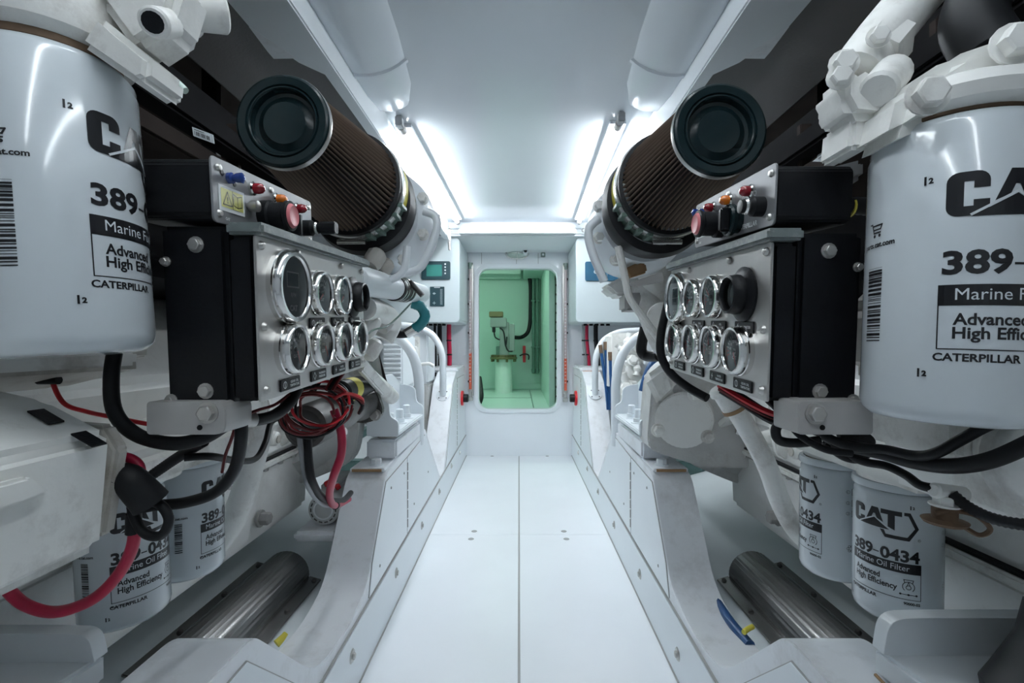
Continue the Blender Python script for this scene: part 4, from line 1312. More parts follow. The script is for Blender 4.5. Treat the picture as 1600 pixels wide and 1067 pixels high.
sub('pipe_boss', cyl(P(1372, 142, 0.45), P(1396, 112, 0.47), 0.017, seg=16, bev=0.003), 'engine_white', h)
for (px, py, r) in ((1318, 100, 0.010), (1312, 122, 0.009), (1372, 58, 0.008)):
    sub('bolt', add_hex(NB(), P(px, py, 0.462), (-0.3, -1, 0), r, r), 'engine_white', h)
for (px, py, r, hh) in ((1448, 150, 0.0125, 0.012), (1582, 70, 0.013, 0.014)):
    sub('plug', add_hex(NB(), P(px, py, 0.402), (-0.25, -1, 0), r, hh), 'engine_white', h)
sub('head_shoulder', prism([P(1400, 215, 0.42), P(1420, 130, 0.42), P(1500, 78, 0.42), P(1640, 30, 0.42), P(1640, 170, 0.42), P(1500, 178, 0.42)], (0.0, 0.07, 0), bevel=0.012), 'engine_white', h)
part('overhead_hose', tube([P(1545, 80, 0.45), P(1520, 30, 0.46), P(1545, -40, 0.47)], 0.026, seg=18), 'black_rubber', t)
# long white pipe running down to the sump
pp = part('slanting_pipe', tube([P(1140, 625, 1.02), P(1165, 665, 1.02), P(1196, 722, 1.02), P(1222, 790, 1.02), P(1250, 835, 1.02), P(1290, 862, 1.02)], 0.0205, seg=20), 'engine_white', t)
sub('pipe_neck', cyl(P(1131, 612, 1.02), P(1149, 641, 1.02), 0.0245, seg=22, bev=0.004), 'engine_white', pp)
sub('neck_collar', cyl(P(1126, 604, 1.02), P(1133, 616, 1.02), 0.029, seg=22, bev=0.005), 'engine_white', pp)
sub('neck_clamp', cyl(P(1146, 636, 1.02), P(1149, 641, 1.02), 0.0262, seg=22), 'tan_rust', pp)
sub('tap', cyl(P(1122, 592, 1.02), P(1131, 612, 1.02), 0.008, seg=8), 'alu', pp)
# front castings and round flange at the right edge
part('front_cover', prism([(x, 0.24, z) for x, z in ((0.47, 0.86), (0.56, 0.83), (1.2, 0.83), (1.2, 1.0), (0.52, 1.0), (0.47, 0.95))], (0, 0.46, 0), bevel=0.015), 'engine_dirty', t)
part('cover_lip', bx(0.455, 0.9, 0.50, 0.70, 0.775, 0.825, bevel=0.008), 'engine_white', t)
part('side_casting', prism([(x, 0.24, z) for x, z in ((0.475, 0.80), (0.485, 0.72), (0.62, 0.69), (1.0, 0.69), (1.0, 0.82), (0.50, 0.82))], (0, 0.40, 0), bevel=0.012), 'engine_white', t)
rf = part('round_flange', lathe([(0, -0.03), (0.056, -0.03), (0.056, 0.0), (0.060, 0.002), (0.061, 0.010), (0.054, 0.013), (0.050, 0.022), (0.047, 0.024), (0.0, 0.026)], (0.512, 0.455, 0.790), (-0.45, -0.9, 0.0), 44), 'engine_white', t)
# gear-side cover with three bolts
gc = part('gear_cover', prism([Vector((0.515 + 0.0, 1.50, 0.66)) + Vector((0.090 * math.cos(a), 0, 0.088 * math.sin(a))) + Vector((0, 0.5 * 0.090 * math.cos(a) * -0.2, 0)) for a in [2 * PI * k / 36 for k in range(36)]], (0.03, 0.06, 0), bevel=0.006), 'sump_white', t)
for a in (70, 200, 325):
    q = R(a)
    sub('bolt', add_hex(NB(), (0.515 + 0.088 * math.cos(q), 1.495, 0.66 + 0.086 * math.sin(q)), (0, -1, 0), 0.016, 0.022), 'engine_white', gc)
part('gear_case', prism([(x, 1.54, z) for x, z in round_poly([(0.41, 0.56), (0.60, 0.50), (0.80, 0.50), (0.80, 0.92), (0.50, 0.86), (0.43, 0.80)], 0.04)], (0, 0.12, 0), bevel=0.012), 'engine_grey', t)
part('gear_case_fin', prism([P(1005, 590, 1.5), P(1045, 560, 1.5), P(1060, 610, 1.5), P(1030, 640, 1.5)], (0.04, 0.12, 0), bevel=0.02, seg=3), 'engine_white', t)
part('gear_case_rib', prism([q_ + Vector((0.10, 0.14, 0.02)) for q_ in [P(1085, 690, 1.45), P(1128, 660, 1.30), P(1130, 672, 1.30), P(1090, 702, 1.45)]], (0.05, 0.03, 0), bevel=0.004), 'engine_white', t)
part('big_pipe', tube([P(985, 425, 1.32), P(1010, 470, 1.25), P(1032, 520, 1.2), P(1045, 545, 1.2)], 0.036, seg=24), 'engine_white', t)
part('pump_cover', lathe([(0, 0), (0.034, 0.002), (0.038, 0.012), (0.038, 0.03), (0, 0.034)], P(1034, 496, 1.12), (0.5, 1, 0), 28), 'engine_white', t)
part('vent_pipe', tube([P(936, 342, 1.09), P(920, 358, 1.09), P(924, 390, 1.09), P(944, 440, 1.09)], 0.0100, seg=12), 'panel_white', t)
part('drain_pipe', tube([P(966, 385, 1.06), P(978, 440, 1.06), P(984, 465, 1.06), P(1004, 495, 1.06), P(1030, 530, 1.06)], 0.0085, seg=10), 'engine_white', t)
part('water_housing', prism([P(945, 446, 1.28), P(972, 432, 1.28), P(990, 445, 1.28), P(985, 462, 1.28), P(962, 462, 1.28)], (0, 0.10, 0), bevel=0.008), 'engine_white', t)
part('water_housing', bx(0.27, 0.315, 1.22, 1.30, 0.985, 1.03, bevel=0.006), 'alu', t)
part('panel_arm', prism([P(983, 442, 1.02), P(1035, 424, 0.98), P(1038, 440, 0.98), P(990, 448, 1.02)], (0, 0.012, 0.0), bevel=0.002), 'alu', t)
part('rusty_bracket', prism([P(975, 420, 1.12), P(1008, 405, 1.12), P(1012, 425, 1.12), P(984, 434, 1.12)], (0, 0.03, 0), bevel=0.004), 'tan_rust', t)
part('brace', cyl(P(1020, 505, 1.15), P(1060, 560, 1.15), 0.013, seg=10), 'engine_white', t)
part('elbow', tube([P(1008, 512, 1.25), P(1002, 545, 1.25), P(1010, 556, 1.25), P(1030, 556, 1.2)], 0.014, seg=12), 'black_rubber', t)

# support arms for the gauge panels
for s in (-1, 1):
    x0, x1 = ((225, 350) if s < 0 else (1250, 1368))
    p0, p1 = P(x0, 628, 0.505), P(x1, 680, 0.505)
    tt = thing('panel_bracket', 'light grey metal bracket plate with a bolt under the %s gauge panel' % SIDE[s], 'bracket', (p0 + p1) / 2, group='panel brackets')
    pl = round_poly([(p0.x, p0.z, 0.004), (p1.x, p0.z, 0.012 if s < 0 else 0.004), (p1.x, p1.z, 0.012 if s < 0 else 0.004), (p0.x, p1.z, 0.004)], 0.004)
    part('plate', prism([(x, 0.508, z) for x, z in pl], (0, 0.05, 0), bevel=0.003), 'alu', tt)
    part('bolt', add_hex(NB(), P(325 if s < 0 else 1274, 645 if s < 0 else 646, 0.508), (0, -1, 0), 0.0085, 0.008), 'bolt_steel', tt)
    part('hole', lathe([(0, 0.0008), (0.0028, 0.0006), (0.003, 0)], P(312 if s < 0 else 1285, 668, 0.508), (0, -1, 0), 10), 'black_paint', tt)

# front engine feet in the foreground
for s in (-1, 1):
    tt = thing('angle_bracket', 'white angle foot with raised back plate in the %s foreground' % SIDE[s], 'bracket', (s * 0.66, 0.55, 0.45), group='front engine feet')
    if s > 0:
        xs0, xs1, yb = 0.505, 0.90, 0.685
    else:
        xs0, xs1, yb = -0.575, -0.95, 0.670
    part('base_plate', prism([(xs0, yb, 0.468), (xs0 + s * 0.05, 0.30, 0.468), (xs1, 0.30, 0.468), (xs1, yb, 0.468)], (0, 0, -0.036), bevel=0.005), 'panel_white', tt)
    zt_ = 0.520 if s > 0 else 0.507
    bp = round_poly([(xs0 - s * 0.0, 0.468, 0.003), (xs0 + s * 0.008, zt_ - 0.002, 0.028), (xs0 + s * 0.06, zt_, 0.02), (xs1, zt_, 0.003), (xs1, 0.468, 0.003)], 0.02, 6)
    part('back_plate', prism([(x, yb - 0.02, z) for x, z in bp], (0, 0.022, 0), bevel=0.004), 'panel_white', tt)
    if s > 0:
        part('stud_nut', add_hex(NB(), (0.565, 0.535, 0.468), (0, 0, 1), 0.028, 0.026), 'panel_white', tt)
        part('rubber_mount', lathe([(0, -0.10), (0.085, -0.10), (0.088, -0.088), (0.080, -0.07), (0.060, -0.02), (0.055, 0.02), (0, 0.02)], (0.665, 0.56, 0.560), (0.25, 0.15, 1), 36), 'black_rubber', tt)
    else:
        part('stud_nut', add_hex(NB(), (-0.60, 0.52, 0.468), (0, 0, 1), 0.028, 0.026), 'panel_white', tt)


# ================================================================== HOSES, CABLES AND SMALL THINGS
def hose(name, label, cat, pts, r, m, seg=12, rib=0.0, group=None, ferrule=None, r_end=None, n=7):
    p = [P(*q) for q in pts]
    o = obj(name, tube([q - p[0] for q in p], r, seg=seg, smooth=n, rib=rib, r_end=r_end), m, loc=p[0], angle=60)
    tag(o, label, cat, group)
    if ferrule:
        for (i, L, fm) in ferrule:
            a = p[i] - p[0]
            b = p[i + 1 if i + 1 < len(p) else i - 1] - p[0]
            d = (b - a).normalized()
            sub('ferrule', cyl(a - d * L * 0.2, a + d * L, r * 1.22, seg=16, bev=r * 0.1), fm, o)
    return o


# ---- left side
hose('hose', 'thick black hose looping under the left fuel filter', 'hose', [(182, 535, .56), (174, 590, .55), (180, 645, .545), (215, 680, .54), (270, 693, .54), (318, 684, .55), (352, 664, .57)], 0.0078, 'black_rubber')
hose('hose', 'black hose curving across the far left oil filter', 'hose', [(374, 632, .60), (377, 680, .60), (367, 732, .62), (338, 768, .64), (290, 785, .66), (240, 790, .66), (205, 798, .66)], 0.0075, 'black_rubber', ferrule=[(0, 0.016, 'bolt_steel')])
hose('conduit', 'ribbed black conduit running beside the curved hose, left side', 'conduit', [(318, 690, .60), (285, 710, .62), (255, 730, .64), (225, 752, .65), (205, 775, .66)], 0.0070, 'black_rubber', rib=0.12)
hose('cable_boot', 'bent black rubber boot on the near left casting', 'boot', [(142, 752, .515), (168, 746, .515), (198, 748, .515), (220, 768, .52), (236, 786, .525)], 0.0135, 'black_rubber', r_end=0.0185, seg=18)
hose('cable', 'small black cable loop hanging below the rubber boot', 'cable', [(222, 780, .53), (250, 788, .53), (264, 812, .53), (252, 836, .53), (228, 834, .53), (212, 812, .53), (206, 790, .53)], 0.0052, 'black_rubber')
hose('cable', 'red battery cable sagging in front of the near left oil filter', 'cable', [(209, 806, .545), (208, 850, .545), (186, 896, .55), (145, 936, .55), (88, 956, .55), (40, 945, .55), (8, 916, .55), (-15, 880, .55)], 0.0064, 'red_cable', ferrule=[(0, 0.02, 'black_rubber')])
hose('cable', 'short bright red cable bend behind the rubber boot', 'cable', [(176, 714, .53), (200, 715, .53), (217, 727, .53), (219, 748, .53), (214, 768, .53)], 0.0052, 'red_cable')
t = hose('wire', 'thin red wire under the left fuel filter', 'wire', [(79, 566, .56), (82, 596, .56), (100, 630, .56), (135, 643, .56), (178, 652, .56), (228, 662, .56), (262, 667, .57)], 0.0026, 'red')
p = P(79, 566, .56)
sub('connector', cyl(P(80, 556, .558) - p, P(81, 590, .558) - p, 0.0075, seg=14), 'panel_white', t)
sub('connector_ring', cyl(P(60, 594, .558) - p, P(92, 594, .558) - p, 0.005, seg=10), 'black_rubber', t)
hose('wire', 'thin black wire waving past the white slanting pipe, left side', 'wire', [(288, 715, .60), (330, 713, .62), (372, 720, .70), (400, 716, .78), (415, 690, .82), (424, 660, .86), (445, 653, .88), (478, 662, .92), (505, 668, .95)], 0.0048, 'black_rubber')
hose('hose', 'black hose running up behind the left gauge panel', 'hose', [(378, 656, .64), (402, 656, .66), (430, 648, .70), (452, 630, .74), (466, 606, .76)], 0.0085, 'black_rubber', ferrule=[(0, 0.018, 'bolt_steel')])
# coil of red and black wires
cc = P(497, 636, .84)
t = thing('wire_coil', 'coil of dark red and black wires tied below the left gauge panel', 'wires', cc)
rnd = random.Random(4)
for k in range(11):
    rx, rz = 0.042 + rnd.uniform(-.008, .008), 0.040 + rnd.uniform(-.008, .006)
    ph, ti = rnd.uniform(-.3, .3), rnd.uniform(-.01, .01)
    pts = []
    for q in range(13):
        a = ph + 2 * PI * q / 12 * 0.97
        pts.append((rx * math.cos(a) + ti, rnd.uniform(-.006, .006) + (k - 5) * 0.0045 + 0.02 * math.cos(a), rz * math.sin(a) - 0.003 + ti))
    obj('wire', tube(pts, 0.0024, seg=6, smooth=3), ('red_dark', 'black_rubber', 'red_dark', 'red')[k % 4], t)
for k in range(5):
    x = rnd.uniform(-.02, .035)
    obj('wire', tube([(x, -0.01, 0.030), (x + 0.01, 0, 0.052), (x + 0.02, 0.02, 0.075)], 0.003, seg=6, smooth=4), ('black_rubber', 'red_dark')[k % 2], t)
for k in range(3):
    obj('wire', tube([(0.028, 0.02 * k, 0.015 - 0.006 * k), (0.05, 0.02 * k, 0.024 - 0.006 * k), (0.068, 0.03, 0.010 - 0.006 * k), (0.055, 0.05, -0.018)], 0.0032, seg=6, smooth=4), ('red', 'red_dark', 'black_rubber')[k], t)
hose('wire', 'brown wire trailing from the coil to the left bracket plate', 'wire', [(452, 616, .74), (430, 632, .70), (405, 640, .66), (384, 648, .63)], 0.0022, 'red_dark', seg=6)
hose('wire', 'thin red wire hanging beside the curved black hose', 'wire', [(371, 656, .61), (362, 685, .61), (352, 712, .62), (347, 738, .63)], 0.0020, 'red_dark', seg=6)
hose('cable', 'thick crimson cable dropping from the starter to the pump', 'cable', [(522, 640, .90), (533, 675, .90), (533, 710, .91), (521, 745, .93), (515, 775, 1.05), (524, 790, 1.2), (545, 780, 1.42)], 0.0080, 'red_cable', ferrule=[(5, 0.012, 'black_rubber')])
hose('cable', 'thick black cable dropping from the starter end to the pump', 'cable', [(481, 676, .93), (482, 715, .93), (489, 755, .96), (508, 780, 1.1), (535, 782, 1.3), (548, 770, 1.42)], 0.0080, 'black_rubber')
hose('cable', 'grey sheathed cable beside the black starter cable', 'cable', [(466, 672, .92), (470, 700, .92), (475, 735, .94), (484, 765, .97), (504, 788, 1.15), (530, 792, 1.35)], 0.0050, 'grey_cable')
# pump on its shelf
a = P(505, 797, 1.5)
b = a + Vector((-0.004, 0.36, 0.012))
t = thing('bilge_pump', 'grey round electric pump with slotted end disc behind the left bearer', 'pump', a)
ax = (b - a)
d, e1, e2 = frame_of(ax)
L = ax.length
obj('motor', lathe([(0, 0), (0.040, 0), (0.048, 0.004), (0.050, 0.012), (0.050, 0.05), (0.055, 0.06), (0.055, 0.20), (0.048, 0.22), (0.0, 0.23)], (0, 0, 0), d, 40), 'pump_grey', t)
for k in range(14):
    q = 2 * PI * k / 14
    c = (e1 * math.cos(q) + e2 * math.sin(q)) * 0.0385 - d * 0.001
    tn = (-e1 * math.sin(q) + e2 * math.cos(q))
    rd = (e1 * math.cos(q) + e2 * math.sin(q))
    obj('vent_slot', prism([c + tn * 0.0055 + rd * 0.002, c - tn * 0.0055 + rd * 0.002, c - tn * 0.0055 - rd * 0.002, c + tn * 0.0055 - rd * 0.002], d * 0.0015), 'starter_grey', t)
obj('pump_head', bx(-0.035, 0.03, 0.06, 0.22, 0.03, 0.068, bevel=0.01), 'pump_grey', t)
obj('side_plate', bx(-0.012, 0.03, 0.055, 0.062, 0.036, 0.062, bevel=0.002), 'mark_white', t)
obj('red_cap', cyl((-0.005, 0.06, 0.058), (-0.012, 0.06, 0.075), 0.012, seg=14, bev=0.003), 'red', t)
obj('red_cap', cyl((0.03, 0.05, 0.052), (0.025, 0.045, 0.066), 0.009, seg=12, bev=0.002), 'red', t)
obj('seal_ring', lathe([(0.026, -0.001), (0.0285, -0.003), (0.031, -0.001)], (0, 0, 0), d, 32), 'mark_white', t)
sh = obj('shelf', bx(-0.69, -0.557, 1.46, 1.88, 0.295, 0.326, bevel=0.010), 'bearer_white')
tag(sh, 'small white shelf under the round pump, behind the left bearer', 'shelf')

# teal wrapped elbow and hoses beyond the left panel
t = hose('wrapped_hose', 'teal wrapped elbow hose beyond the left gauge panel', 'hose', [(645, 474, 1.45), (658, 480, 1.45), (664, 494, 1.45), (657, 507, 1.45), (647, 514, 1.45)], 0.0165, 'teal_wrap', rib=0.06)
hose('hose', 'short black hose joined to the teal wrapped elbow', 'hose', [(648, 514, 1.45), (636, 521, 1.45), (618, 521, 1.45), (603, 512, 1.45)], 0.0125, 'black_rubber', ferrule=[(0, 0.03, 'clamp_steel')])
hose('wire', 'thin green wire beyond the left gauge panel', 'wire', [(568, 532, 1.0), (582, 516, 1.05), (604, 510, 1.1), (622, 495, 1.15), (642, 474, 1.2)], 0.0022, 'green_clamp', seg=6)

# ---- right side
hose('cable', 'black cable hanging down the far edge of the right gauge panel', 'cable', [(1050, 448, .94), (1042, 480, .93), (1033, 520, .93), (1033, 555, .93), (1048, 583, .93), (1075, 605, .93), (1105, 622, .9)], 0.0082, 'black_rubber')
hose('cable', 'black cable rising toward the right fuel filter', 'cable', [(1285, 680, .58), (1330, 698, .56), (1380, 702, .54), (1430, 712, .51), (1462, 708, .49), (1500, 688, .475), (1545, 664, .46), (1590, 652, .45)], 0.0055, 'black_rubber')
hose('cable', 'thick black cable sweeping to the right edge below the fuel filter', 'cable', [(1300, 692, .58), (1370, 706, .55), (1430, 722, .515), (1490, 728, .48), (1550, 718, .45), (1615, 690, .425)], 0.0078, 'black_rubber')
hose('wire', 'black wire draped over the near right oil filter', 'wire', [(1325, 712, .58), (1352, 722, .57), (1385, 728, .55), (1415, 742, .53), (1438, 758, .51), (1468, 764, .495)], 0.0048, 'black_rubber')
hose('conduit', 'ribbed black conduit at the right edge above the rubber mount', 'conduit', [(1488, 772, .49), (1510, 790, .48), (1540, 806, .465), (1575, 816, .45), (1620, 822, .435)], 0.0058, 'black_rubber', rib=0.14)
hose('strap', 'thin brown strap looped beside the near right oil filter', 'strap', [(1462, 802, .49), (1490, 798, .485), (1525, 806, .48), (1547, 826, .475), (1530, 836, .48), (1500, 820, .485), (1470, 810, .49)], 0.0024, 'rust', seg=6)
t = thing('sender_cap', 'brown cap under a white hex fitting beside the near right oil filter', 'fitting', P(1476, 805, .495))
obj('cap', lathe([(0, -0.010), (0.018, -0.008), (0.020, -0.005), (0.011, -0.003), (0.011, 0.010), (0, 0.011)], (0, 0, 0), (0, 0, 1), 20), 'rust', t)
obj('hex_nut', add_hex(NB(), (0, 0, 0.010), (0, 0, 1), 0.010, 0.010), 'engine_white', t)
obj('barrel', cyl((-0.012, 0, 0.026), (0.025, 0.004, 0.020), 0.008, seg=14, bev=0.002), 'engine_white', t)
# bundle under the right panel
cc = P(1215, 650, .66)
t = thing('wire_bundle', 'bundle of black and red wires below the right gauge panel', 'wires', cc)
for k in range(10):
    u = rnd.uniform(-1, 1)
    o0 = rnd.uniform(-6, 6)
    pts = [P(1130 + 8 * u, 606 + o0, .74), P(1165 + 6 * u, 628 + o0, .71), P(1205, 652 + o0 * 1.4, .67), P(1250, 662 + o0 * 1.5, .63), P(1285, 676 + o0 * 0.5, .60)]
    obj('wire', tube([q - cc for q in pts], rnd.choice((0.0024, 0.003, 0.0045)), seg=6, smooth=4), ('black_rubber', 'red_dark', 'black_rubber', 'black_rubber', 'red')[k % 5], t)
hose('cable', 'black cable loop beside the right bracket plate', 'cable', [(1240, 630, .56), (1222, 655, .56), (1212, 672, .56), (1218, 688, .56), (1245, 692, .56), (1280, 688, .56)], 0.0055, 'black_rubber')
hose('wire', 'grey sheathed wire slanting down past the right bracket plate', 'wire', [(1200, 625, .57), (1225, 650, .57), (1250, 680, .55), (1290, 702, .54), (1330, 708, .54)], 0.0042, 'black_plastic')
for k, (dy, ds) in enumerate(((0, 0), (14, 6), (24, 2))):
    o = hose('cable', ('upper', 'middle', 'lower')[k] + ' black cable curling under the right bracket plate', 'cable', [(1288, 684 + dy * .4, .58 + ds * .003), (1318, 700 + dy * .6, .58), (1345, 706 + dy * .5, .58), (1362, 690 + dy * .3, .58), (1345, 678 + dy * .5, .58), (1310, 680 + dy * .5, .58)], 0.0042, 'black_rubber', seg=8)
t = hose('braided_hose', 'black braided hose with gold bands behind the right control box', 'hose', [(1262, 346, .66), (1280, 330, .66), (1310, 322, .66), (1345, 322, .66), (1390, 326, .66)], 0.0125, 'black_rubber', rib=0.05)
p = P(1262, 346, .66)
for px in (1292, 1328):
    c = P(px, 324, .66) - p
    sub('gold_band', cyl(c - Vector((0.0015, 0, 0)), c + Vector((0.0015, 0, 0)), 0.0132, seg=16), 'yellow', t)
o = obj('duct_box', prism([P(1290, 262, .60), P(1352, 246, .60), P(1352, 276, .60), P(1296, 300, .60)], (0.02, 0.10, 0), bevel=0.006), 'plate_grey')
tag(o, 'dark grey plastic duct between the right control box and fuel filter', 'duct')
# stickers on the dark trunks
for s, quad, lab in ((-1, ((300, 198), (332, 210), (334, 224), (302, 212)), 'white barcode sticker on the dark trunk above the left control box'), (1, ((1270, 252), (1318, 214), (1330, 222), (1288, 252)), 'pale sticker on the dark trunk above the right control box')):
    Yq = 0.62 if s < 0 else 0.66
    q = [P(x, y, Yq) for x, y in quad]
    o = obj('sticker', prism(q, (0, 0.002, 0)), 'print_white')
    o.location = (0, 0, 0)
    tag(o, lab, 'sticker')
    f = Flat()
    for k in range(9):
        f.rect(0.1 + k * 0.085, 0.1 + k * 0.085 + (0.05 if k % 3 else 0.025), 0.15, 0.6)
    f.rect(0.1, 0.6, 0.75, 0.82)
    sub('barcode', f.mesh(lambda a, b: q[3].lerp(q[2], a).lerp(q[0].lerp(q[1], a), b) + Vector((0, -0.0006, 0)), 'print_black'), None, o)
o = hose('drip_bottle', 'small pale green bottle lying on the dark trunk above the left control box', 'bottle', [(260, 120, .62), (275, 130, .62), (290, 142, .62)], 0.0075, 'mint_white', r_end=0.0045)

# ---- half-round shaft covers on the hull bottom
for s in (-1, 1):
    r, L = 0.070, 0.48
    t = thing('shaft_cover', 'dark steel half-round shaft cover on the %s hull bottom' % SIDE[s], 'shaft cover', (s * 0.715, 1.00, 0.190), (0, -s * R(15.3), 0), 'shaft covers')
    prof_ = [(r * math.cos(PI * k / 20), r * math.sin(PI * k / 20)) for k in range(21)]
    obj('half_round_shell', prism([(a, 0, 0.004 + b) for a, b in prof_], (0, L, 0), bevel=0.006), 'dark_steel', t)
    for q in (-1, 1):
        fo = obj('flange', bx(q * (r - 0.004), q * (r + 0.034), -0.02, L + 0.01, 0.001, 0.008, bevel=0.002), 'dark_steel', t)
        for y in (0.13, 0.30, L - 0.01):
            sub('screw', lathe([(0, 0.006), (0.006, 0.005), (0.008, 0)], (q * (r + 0.018), y, 0.008), (0, 0, 1), 10), 'starter_grey', fo)
t = hose('handle', 'yellow handle tip beside the left shaft cover', 'handle', [(432, 1006, 1.12), (440, 998, 1.13), (447, 989, 1.14)], 0.010, 'yellow', r_end=0.006)
hose('handle', 'yellow handle tip beside the right shaft cover', 'handle', [(1162, 988, 1.14), (1168, 983, 1.15), (1176, 979, 1.16)], 0.006, 'yellow')
t = hose('hose', 'dark blue hose between the right bearer and shaft cover', 'hose', [(1118, 935, 1.33), (1130, 955, 1.27), (1144, 975, 1.21), (1158, 992, 1.17), (1172, 1008, 1.13)], 0.012, 'blue_hose')

# ---- hand rails
for (nm, lab, pts, r) in (
    ('hand_rail', 'white curved hand rail standing on the left bearer, the nearer one', [(655, 694, 2.1), (655, 640, 2.1), (654, 590, 2.1), (645, 555, 2.1), (626, 532, 2.1), (600, 522, 2.1), (570, 518, 2.1)], 0.0215),
    ('hand_rail', 'white curved hand rail standing on the left bearer, the farther one', [(692, 617, 3.05), (692, 580, 3.0), (690, 550, 2.98), (678, 526, 2.98), (660, 514, 2.98), (640, 509, 2.98), (605, 507, 2.98)], 0.0205),
    ('hand_rail', 'white curved hand rail standing on the right bearer, the nearer one', [(962, 696, 2.15), (962, 640, 2.15), (963, 590, 2.15), (972, 556, 2.15), (990, 532, 2.15), (1015, 519, 2.15), (1045, 516, 2.15)], 0.0205),
    ('hand_rail', 'white curved hand rail standing on the right bearer, the farther one', [(930, 615, 3.05), (930, 580, 3.0), (932, 555, 2.98), (943, 533, 2.98), (962, 521, 2.98), (985, 517, 2.98), (1020, 516, 2.98)], 0.0195)):
    p = P(*pts[0])
    t = thing(nm, lab, 'hand rail', p, group='hand rails')
    part('rail', tube([P(*q) for q in pts], r, seg=18, smooth=7), 'panel_white', t, angle=60)
    if 'farther' in lab:
        fo = part('foot_flange', lathe([(0, 0), (0.042, 0), (0.044, 0.003), (0.042, 0.007), (0, 0.008)], p + Vector((0, 0.002, -0.003)), (0, -0.79, 0.61), 28), 'panel_white', t)
        d, e1, e2 = frame_of((0, -0.79, 0.61))
        for k in range(4):
            q = PI / 4 + k * PI / 2
            sub('screw', lathe([(0, 0.002), (0.004, 0.0015), (0.0045, 0)], p + Vector((0, 0.002, -0.003)) + d * 0.0075 + (e1 * math.cos(q) + e2 * math.sin(q)) * 0.033, d, 10), 'starter_grey', fo)

# ---- electrical cabinets on the far bulkhead
for s in (-1, 1):
    xi = (718 - VX) * 3.3 / FPX if s < 0 else (900 - VX) * 3.3 / FPX
    zb = EYE + (VY - 504) * 3.3 / FPX
    t = thing('electrical_cabinet', 'white rounded cabinet with a display, on the far bulkhead to the %s' % SIDE[s], 'cabinet', (xi + s * 0.25, 3.6, zb), group='bulkhead cabinets')
    pl = rrect(min(xi, xi + s * 0.55), max(xi, xi + s * 0.55), zb, 1.632, 0.03, 5)
    part('body', prism([(x, 3.30, z) for x, z in pl], (0, YW - 3.305, 0), bevel=0.012, seg=3), 'cabinet_white', t)
    if s < 0:
        a, b = P(659, 437, 3.3), P(704, 408.5, 3.3)
        dsp = part('display', prism([(x, 3.288, z) for x, z in rrect(a.x, b.x, a.z, b.z, 0.012)], (0, 0.013, 0), bevel=0.002), 'display_frame', t)
        a2, b2 = P(667, 432, 3.3), P(691, 414, 3.3)
        sub('screen', bx(a2.x, b2.x, 3.2865, 3.289, a2.z, b2.z), 'display_screen', dsp)
        for k in range(4):
            c = P(696, 413 + k * 4.8, 3.3)
            sub('button', lathe([(0, 0.004), (0.005, 0.003), (0.006, 0)], (c.x, 3.288, c.z), (0, -1, 0), 10), 'mark_white', dsp)
        a, b = P(672, 478.5, 3.3), P(694.5, 448, 3.3)
        sp = part('switch_plate', bx(a.x, b.x, 3.292, 3.301, a.z, b.z, bevel=0.002), 'display_frame', t)
        f = Flat()
        cx, cz = (a.x + b.x) / 2, (a.z + b.z) / 2
        f.ring(cx - 0.02, cz + 0.02, 0.007, 0.002, n=10); f.line([(cx - 0.03, cz + 0.02), (cx - 0.01, cz + 0.02)], 0.002)
        f.line([(cx - 0.03, cz - 0.045), (cx - 0.01, cz - 0.045)], 0.002); f.line([(cx - 0.02, cz - 0.035), (cx - 0.02, cz - 0.055)], 0.002)
        for k in range(12):
            f.line([(cx + 0.022, b.z - 0.02 - k * 0.009), (cx + 0.036, b.z - 0.02 - k * 0.009)], 0.002)
        f.rect(cx - 0.02, cx + 0.02, b.z - 0.008, b.z - 0.004)
        sub('markings', f.mesh(lambda q, w_: (q, 3.2915, w_), 'mark_white'), None, sp)
    else:
        a, b = P(914, 439, 3.3), P(966, 409, 3.3)
        dsp = part('display', prism([(x, 3.288, z) for x, z in rrect(a.x, b.x, a.z, b.z, 0.012)], (0, 0.013, 0), bevel=0.002), 'display_blue', t)
        f = Flat()
        f.rect(a.x + 0.148, a.x + 0.150, a.z + 0.006, b.z - 0.006)
        f.text('CAT', a.x + 0.058, (a.z + b.z) / 2 - 0.016, 0.034, bold=0.06)
        sub('markings', f.mesh(lambda q, w_: (q, 3.2872, w_), 'print_white'), None, dsp)
    # gland row under the cabinet
    for k in range(5):
        gx = (664 + k * 7 if s < 0 else 916 + k * 9)
        c = P(gx, 506, 3.45)
        part('cable_gland', cyl((c.x, 3.5, zb - 0.014), (c.x, 3.5, zb + 0.004), 0.014, seg=10), 'black_plastic', t)

for (nm, lab, px, w_, m) in (('cable', 'dark red cable running down the far bulkhead under the left cabinet', 701.5, 3.6, 'red_cable'), ('cable', 'black cable pair under the left cabinet, beside the dark red cable', 687, 3.4, 'black_rubber'), ('cable', 'thin black cable under the left cabinet, behind the curved hand rail', 679.5, 2.0, 'black_rubber'),
                      ('cable', 'dark red cable running down the far bulkhead under the right cabinet', 917, 2.6, 'red_cable'), ('cable', 'grey cable beside the dark red one under the right cabinet', 911.5, 2.4, 'grey_cable'), ('cable', 'thick black cable running down under the right cabinet', 931, 3.4, 'black_rubber')):
    o = hose(nm, lab, 'cable', [(px, 500, 3.62), (px, 530, 3.62), (px + (1 if px < 811 else 3), 560, 3.62), (px + (0 if px < 811 else 4), 588, 3.62)], w_ * 3.62 / FPX, m)
    for py in (532, 554):
        c = P(px + (0.7 if py > 540 else 0), py, 3.62) - P(px, 500, 3.62)
        sub('cable_tie', cyl(c - Vector((0, 0, 0.005)), c + Vector((0, 0, 0.005)), w_ * 3.62 / FPX * 1.15, seg=12), 'black_plastic', o)

